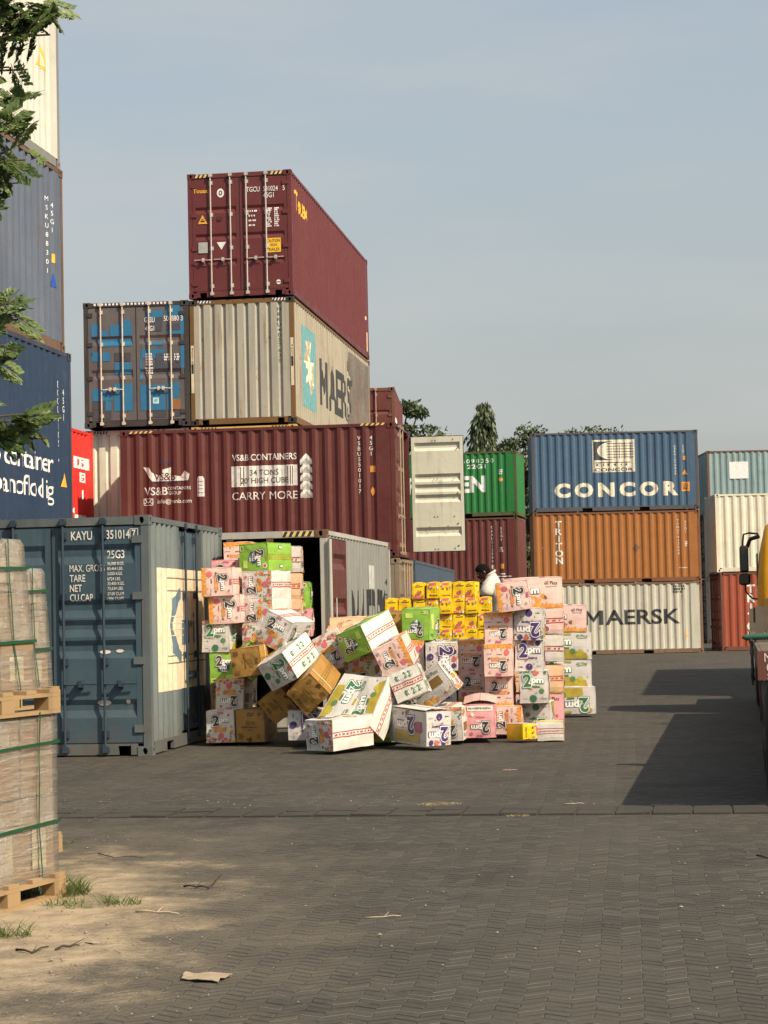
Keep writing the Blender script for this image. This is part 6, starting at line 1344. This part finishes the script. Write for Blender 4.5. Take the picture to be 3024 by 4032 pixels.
def broad_tree(loc, h, spread, label, n_clump, mat, seed, leaf=.24, per=260, base=.45, squash=.62, name='tree'):
    rg = random.Random(seed); t = thing(name, label, 'tree', loc, 0, 'trees growing behind the container stacks')
    tk = MB(); cr = MB(); tips = []
    fork = Vector((rg.uniform(-.2, .2), 0, h*base)); tk.tube([(0, 0, -.1), (fork.x*.4, 0, h*base*.5), fork], [h*.035, h*.028, h*.022], 8)
    for i in range(n_clump):
        a = rg.uniform(0, 6.283); rr = spread*math.sqrt(rg.random()); zc = h*(base+.12) + (h*(1-base-.12))*(1-(rr/spread)**2*.75)*rg.uniform(.45, 1.0)
        tip = Vector((rr*math.cos(a), rr*math.sin(a)*.7, zc)); tips.append(tip)
        mid = fork.lerp(tip, .5) + Vector((0, 0, h*.04)); tk.tube([fork, mid, tip], [h*.012, h*.007, h*.002], 5)
        cs = spread*rg.uniform(.16, .30)
        for q in range(per):
            v = rv(rg); v.z *= squash; p = tip + v*cs*rg.random()**.4
            d = (rv(rg)+Vector((0, 0, -.35)))
            leafquad(cr, p, d, rv(rg), leaf*rg.uniform(.6, 1.3), leaf*rg.uniform(.35, .6))
    tk.build('trunk', bark, t); cr.build('crown', mat, t); return t
def mast_tree(loc, h, label, seed):
    rg = random.Random(seed); t = thing('tree', label, 'tree', loc, 0, 'trees growing behind the container stacks')
    tk = MB(); tk.tube([(0, 0, -.1), (.1, 0, h*.5), (0, 0, h*.97)], [.2, .13, .03], 8); cr = MB()
    for i in range(250):
        z = h*(.18+.80*rg.random()); f = (h-z)/h; rr = (2.35*min(1, f*2.1+.08))*rg.uniform(.55, 1.08); a = rg.uniform(0, 6.283)
        tip = Vector((rr*math.cos(a), rr*math.sin(a), z-rr*.55)); root = Vector((0, 0, z+.1))
        mid = root.lerp(tip, .55)+Vector((0, 0, .25)); tk.tube([root, mid, tip], [.03, .02, .008], 4)
        for q in range(46):
            s_ = rg.random()**.7; p = root.lerp(mid, s_/.55) if s_ < .55 else mid.lerp(tip, (s_-.55)/.45)
            p = p + rv(rg)*.16; leafquad(cr, p, Vector((rg.uniform(-.4, .4)+math.cos(a)*.3, rg.uniform(-.4, .4)+math.sin(a)*.3, -1)), rv(rg), rg.uniform(.24, .42), rg.uniform(.07, .12))
    tk.build('trunk', bark, t); cr.build('crown', lm1, t)
p = at(1054, 1310, 95); mast_tree((p.x, 95, 0), 11.7, 'tall conical drooping tree rising behind the green container', 5)
for (px, Y, h, sp, lab, nc, mt_, sd_) in ((1150, 92, 10.3, 2.4, 'loose broad tree between the conical tree and the blue container stack', 26, lm2, 7), (1215, 96, 10.75, 4.4, 'wide tree with ragged top behind the blue container stack', 34, lm2, 8), (1290, 100, 11.1, 4.2, 'thin crowned tree behind the right half of the blue container', 22, lm2, 9),
                                          (900, 88, 8.4, 2.2, 'rounded tree showing above the open white door', 26, lm2, 10), (845, 84, 11.2, 2.6, 'twiggy tree top sticking out above the small brick red container', 20, lm2, 11)):
    p = at(px, 1310, Y); broad_tree((p.x, Y, 0), h, sp, lab, nc, mt_, sd_)
for (px, Y, h, sp, lab, sd_) in ((1142, 84, 6.5, 1.6, 'dark leafy bush filling the gap beside the blue container stack', 12), (1150, 86, 4.4, 1.5, 'low dark bush at the bottom of the gap left of the orange container', 13)):
    p = at(px, 1310, Y); broad_tree((p.x, Y, 0), h, sp, lab, 30, lm1, sd_, per=80, base=.12)
# tree just outside the left edge whose sprays hang into view
rg = random.Random(21)
nt_ = thing('tree', 'leafy tree whose feathery sprays hang in along the upper left edge', 'tree', (-4.9, 15.6, 0), 0)
O_ = Vector((-4.9, 15.6, 0)); tk = MB(); cr = MB()
tk.tube([Vector((0, 0, -.1)), Vector((.1, 0, 2.5)), Vector((.0, .1, 4.6)), Vector((.1, .1, 7.5))], [.20, .17, .13, .05], 10)
def compound(p, d, up, L_):
    """feathery leaf: a stalk with side stalks each carrying rows of small leaflets"""
    d = d.normalized(); side = d.cross(up).normalized()
    tk.tube([p, p+d*L_*.6+up*.01, p+d*L_-up*.03], [.004, .003, .002], 4, caps=False)
    n_ = 6
    for i in range(n_):
        q = (i+.7)/n_; b = p+d*L_*q-up*.03*q*q
        for sg in (-1, 1):
            sd_ = (side*sg*.8+d*.65-up*.15).normalized(); sl = L_*.42*(1-.45*abs(q-.45))
            for j in range(5):
                c = b+sd_*sl*(j+1)/5
                for s2 in (-1, 1):
                    leafquad(cr, c, (d*s2*.8+sd_*.5+up*rg.uniform(-.25, .1)), up+rv(rg)*.5, .058*rg.uniform(.7, 1.3), .030)
for (px, py, Y, n_, rad) in ((15, 20, 16, 12, .26), (70, 30, 16, 14, .26), (125, 35, 16, 12, .20), (108, 75, 15.9, 6, .14), (50, 85, 16.1, 13, .25), (20, 145, 15.9, 11, .22), (60, 150, 16, 6, .16), (20, 215, 16, 8, .18),
                              (45, 265, 15.8, 9, .17), (20, 330, 16, 10, .20), (55, 345, 15.9, 7, .14), (40, 395, 16, 9, .17), (12, 440, 16, 6, .14), (22, 655, 15.8, 9, .18), (40, 690, 15.9, 7, .14), (15, 745, 15.8, 8, .16), (30, 775, 15.9, 4, .10), (70, 905, 15.7, 7, .13), (108, 915, 15.7, 7, .12), (100, 945, 15.7, 5, .10), (50, 895, 15.7, 4, .09), (-40, 60, 16, 10, .3), (-60, 250, 16, 10, .3), (-50, 560, 16, 9, .3), (-60, 850, 16, 8, .3)):
    tip = at(px, py, Y)-O_; zr = max(2.2, min(7.2, tip.z-.45)); root = Vector((.05, .08, zr)); mid = root.lerp(tip, .5)+Vector((0, 0, .16))
    tk.tube([root, mid, tip], [.030, .018, .007], 6)
    for i in range(max(2, int(n_*.85))):
        s_ = rg.uniform(.72, 1.0); b = mid.lerp(tip, max(0, (s_-.5)/.5)) + rv(rg)*rad*rg.random()*.9
        d = Vector((rg.uniform(-.4, 1.0), rg.uniform(-.8, .6), rg.uniform(-.55, .45))); compound(b, d, Vector((rg.uniform(-.9, .9), rg.uniform(-1.1, .3), rg.uniform(.15, 1))).normalized(), rg.uniform(.15, .27))
tk.build('trunk', bark, nt_); cr.build('crown', lm3, nt_)

# ------------------------------------------------------------------ ground litter and grass
gm = leaf_mat('grass_blade', (.075, .115, .030), (.17, .19, .06)); dm_ = leaf_mat('dry_grass', (.30, .24, .12), (.44, .37, .22))
def tuft(px, py, rx, ry, n_, h, label, mat, flatten=0.):
    c = gnd(px, py); rg = random.Random(int(px)); mb = MB()
    for i in range(n_):
        a = rg.uniform(0, 6.28); r = math.sqrt(rg.random()); b = Vector((rx*r*math.cos(a), ry*r*math.sin(a), 0)); hh = h*rg.uniform(.4, 1.0)*(1-.5*r)
        ln = Vector((rg.uniform(-.95, .95), rg.uniform(-.95, .95), (1-flatten)*rg.uniform(.45, 1.1))); w_ = rg.uniform(.002, .0042); s = Vector((math.cos(a), math.sin(a), 0))*w_
        m_ = b+ln*hh*.55; e = b+ln*hh*.9+Vector((ln.x*.5*hh, ln.y*.5*hh, -.05*hh)); mb.add([b-s, b+s, m_+s*.8, m_-s*.8, e], [(0, 1, 2, 3), (3, 2, 4)])
    o = mb.build('grass_tuft', mat); o.location = c; tag(o, label, 'grass', 'grass tufts on the yard')
tuft(98, 1932, .27, .19, 620, .27, 'largest green grass tuft at the foot of the nearest pallet', gm)
tuft(200, 1955, .28, .16, 170, .15, 'sparse grass tuft just right of the largest one', gm)
tuft(30, 2025, .10, .08, 90, .17, 'small grass tuft by itself in the sand at the left edge', gm)
tuft(142, 1822, .09, .08, 50, .05, 'low weed patch on the sand beyond the pallet', gm)
tuft(948, 1737, .19, .16, 260, .12, 'flattened heap of pale dry grass on the slab row', dm_, .8)
tuft(1118, 1763, .09, .06, 60, .10, 'little dry weed just in front of the slab row', dm_, .5)
def stick(pts, r, label, mat, nm='twig'):
    rs = random.Random(int(pts[0][0])); r *= .62; P_ = []
    for i, q in enumerate(pts):
        P_.append(gnd(*q)+Vector((0, 0, r+.003)))
        if i < len(pts)-1:
            m_ = gnd((q[0]+pts[i+1][0])/2+rs.uniform(-2, 2), (q[1]+pts[i+1][1])/2+rs.uniform(-.8, .8)); P_.append(m_+Vector((0, 0, r+rs.uniform(.003, .012))))
    c = P_[0].copy(); mb = MB(); mb.tube([q-c for q in P_], [r*(1-.6*i/len(P_))*rs.uniform(.8, 1.15) for i in range(len(P_))], 6)
    if len(P_) > 4: mb.tube([P_[2]-c, P_[2]-c+Vector((rs.uniform(-.05, .1), rs.uniform(.04, .12), .02))], [r*.5, r*.25], 5)
    o = mb.build(nm, mat, None, True); o.location = c; tag(o, label, 'twig', 'twigs lying on the yard')
dk_tw = flat('dark_twig', (.045, .032, .022), .8); pl_tw = flat('pale_twig', (.46, .38, .27), .8)
stick([(397, 1918), (425, 1919), (451, 1921), (466, 1908), (480, 1892)], .011, 'thick dark bent twig in the middle of the sandy fringe', dk_tw)
stick([(213, 1846), (232, 1851), (248, 1856), (275, 1852), (307, 1855)], .007, 'thin dark crooked twig on the sand right of the pallet', dk_tw)
stick([(293, 1972), (340, 1974), (387, 1977)], .010, 'pale straight stick lying on the sandy fringe', pl_tw)
stick([(35, 2055), (70, 2062), (105, 2048)], .010, 'dark forked twig near the lower left corner', dk_tw)
stick([(120, 2055), (150, 2048), (172, 2046)], .010, 'short dark twig next to the forked one at lower left', dk_tw)
stick([(790, 1985), (830, 1983), (866, 1981)], .006, 'thin pale straw on the dark pavers near the centre', pl_tw)
stick([(1635, 1850), (1659, 1856), (1680, 1852)], .010, 'dark twig at the right edge on the pavers', dk_tw)
stick([(1215, 1738), (1240, 1738), (1262, 1737)], .006, 'pale straw on the slab row right of centre', pl_tw)
stick([(1080, 1666), (1102, 1665), (1118, 1664)], .006, 'pinkish straw on the pavers between pile and slab row', flat('pink_straw', (.5, .32, .27)))
def scrap(pts, label, mat):
    P_ = [gnd(*q) for q in pts]; c = sum(P_, Vector())/len(P_); n_ = len(P_); mb = MB(); zs = [.004+.005*((i*7) % 3) for i in range(n_)]
    mb.add([q-c+Vector((0, 0, zs[i]+.003)) for i, q in enumerate(P_)]+[q-c+Vector((0, 0, zs[i])) for i, q in enumerate(P_)], [tuple(range(n_)), tuple(range(n_, 2*n_))[::-1]]+[(i, n_+i, n_+(i+1) % n_, (i+1) % n_) for i in range(n_)])
    o = mb.build('cardboard_scrap', mat); o.location = c; tag(o, label, 'scrap', 'cardboard scraps on the yard')
scm = flat('torn_cardboard', (.30, .245, .175), .85)
scrap([(393, 2112), (396, 2108), (402, 2106), (425, 2107), (440, 2105.5), (455, 2107), (478, 2107), (503, 2109), (496, 2112), (490, 2113), (486, 2117), (476, 2119), (472, 2124), (455, 2122), (430, 2122.5), (410, 2119), (392, 2118), (396, 2115)], 'torn cardboard strip lying on the pavers in the foreground', scm)
scrap([(183, 2038), (196, 2031), (215, 2032), (217, 2040), (200, 2042)], 'small scrap of cardboard on the sand at lower left', scm)
# crumbs, pebbles and grit
rg = random.Random(9); pb = MB()
def pebble(c, r):
    vs = [c+Vector((r*rg.uniform(.6, 1.3)*x, r*rg.uniform(.6, 1.3)*y, max(0, r*.7*rg.uniform(.7, 1.2)*z+r*.4))) for x, y, z in ((1, 0, 0), (0, 1, 0), (-1, 0, 0), (0, -1, 0), (0, 0, 1), (0, 0, -1))]
    pb.add(vs, [(0, 1, 4), (1, 2, 4), (2, 3, 4), (3, 0, 4), (1, 0, 5), (2, 1, 5), (3, 2, 5), (0, 3, 5)])
for i in range(520):
    q = rg.random()
    if q < .45: px, py = rg.gauss(160, 170), rg.uniform(1790, 2200)
    elif q < .65: px, py = rg.uniform(120, 900), rg.gauss(1740, 14)
    elif q < .72: px, py = rg.uniform(440, 760), rg.uniform(1600, 1640)
    else: px, py = rg.uniform(100, 1659), rg.uniform(1640, 2212)
    if px > 1320 and py < 1700: continue
    pebble(gnd(px, py)+Vector((0, 0, .004)), rg.uniform(.003, .009)*(1.7 if rg.random() < .06 else 1))
tag(pb.build('grit', flat('pale_grit', (.24, .205, .15), .9)), 'pale grit and crumbs scattered over the pavers', 'grit', kind='stuff')
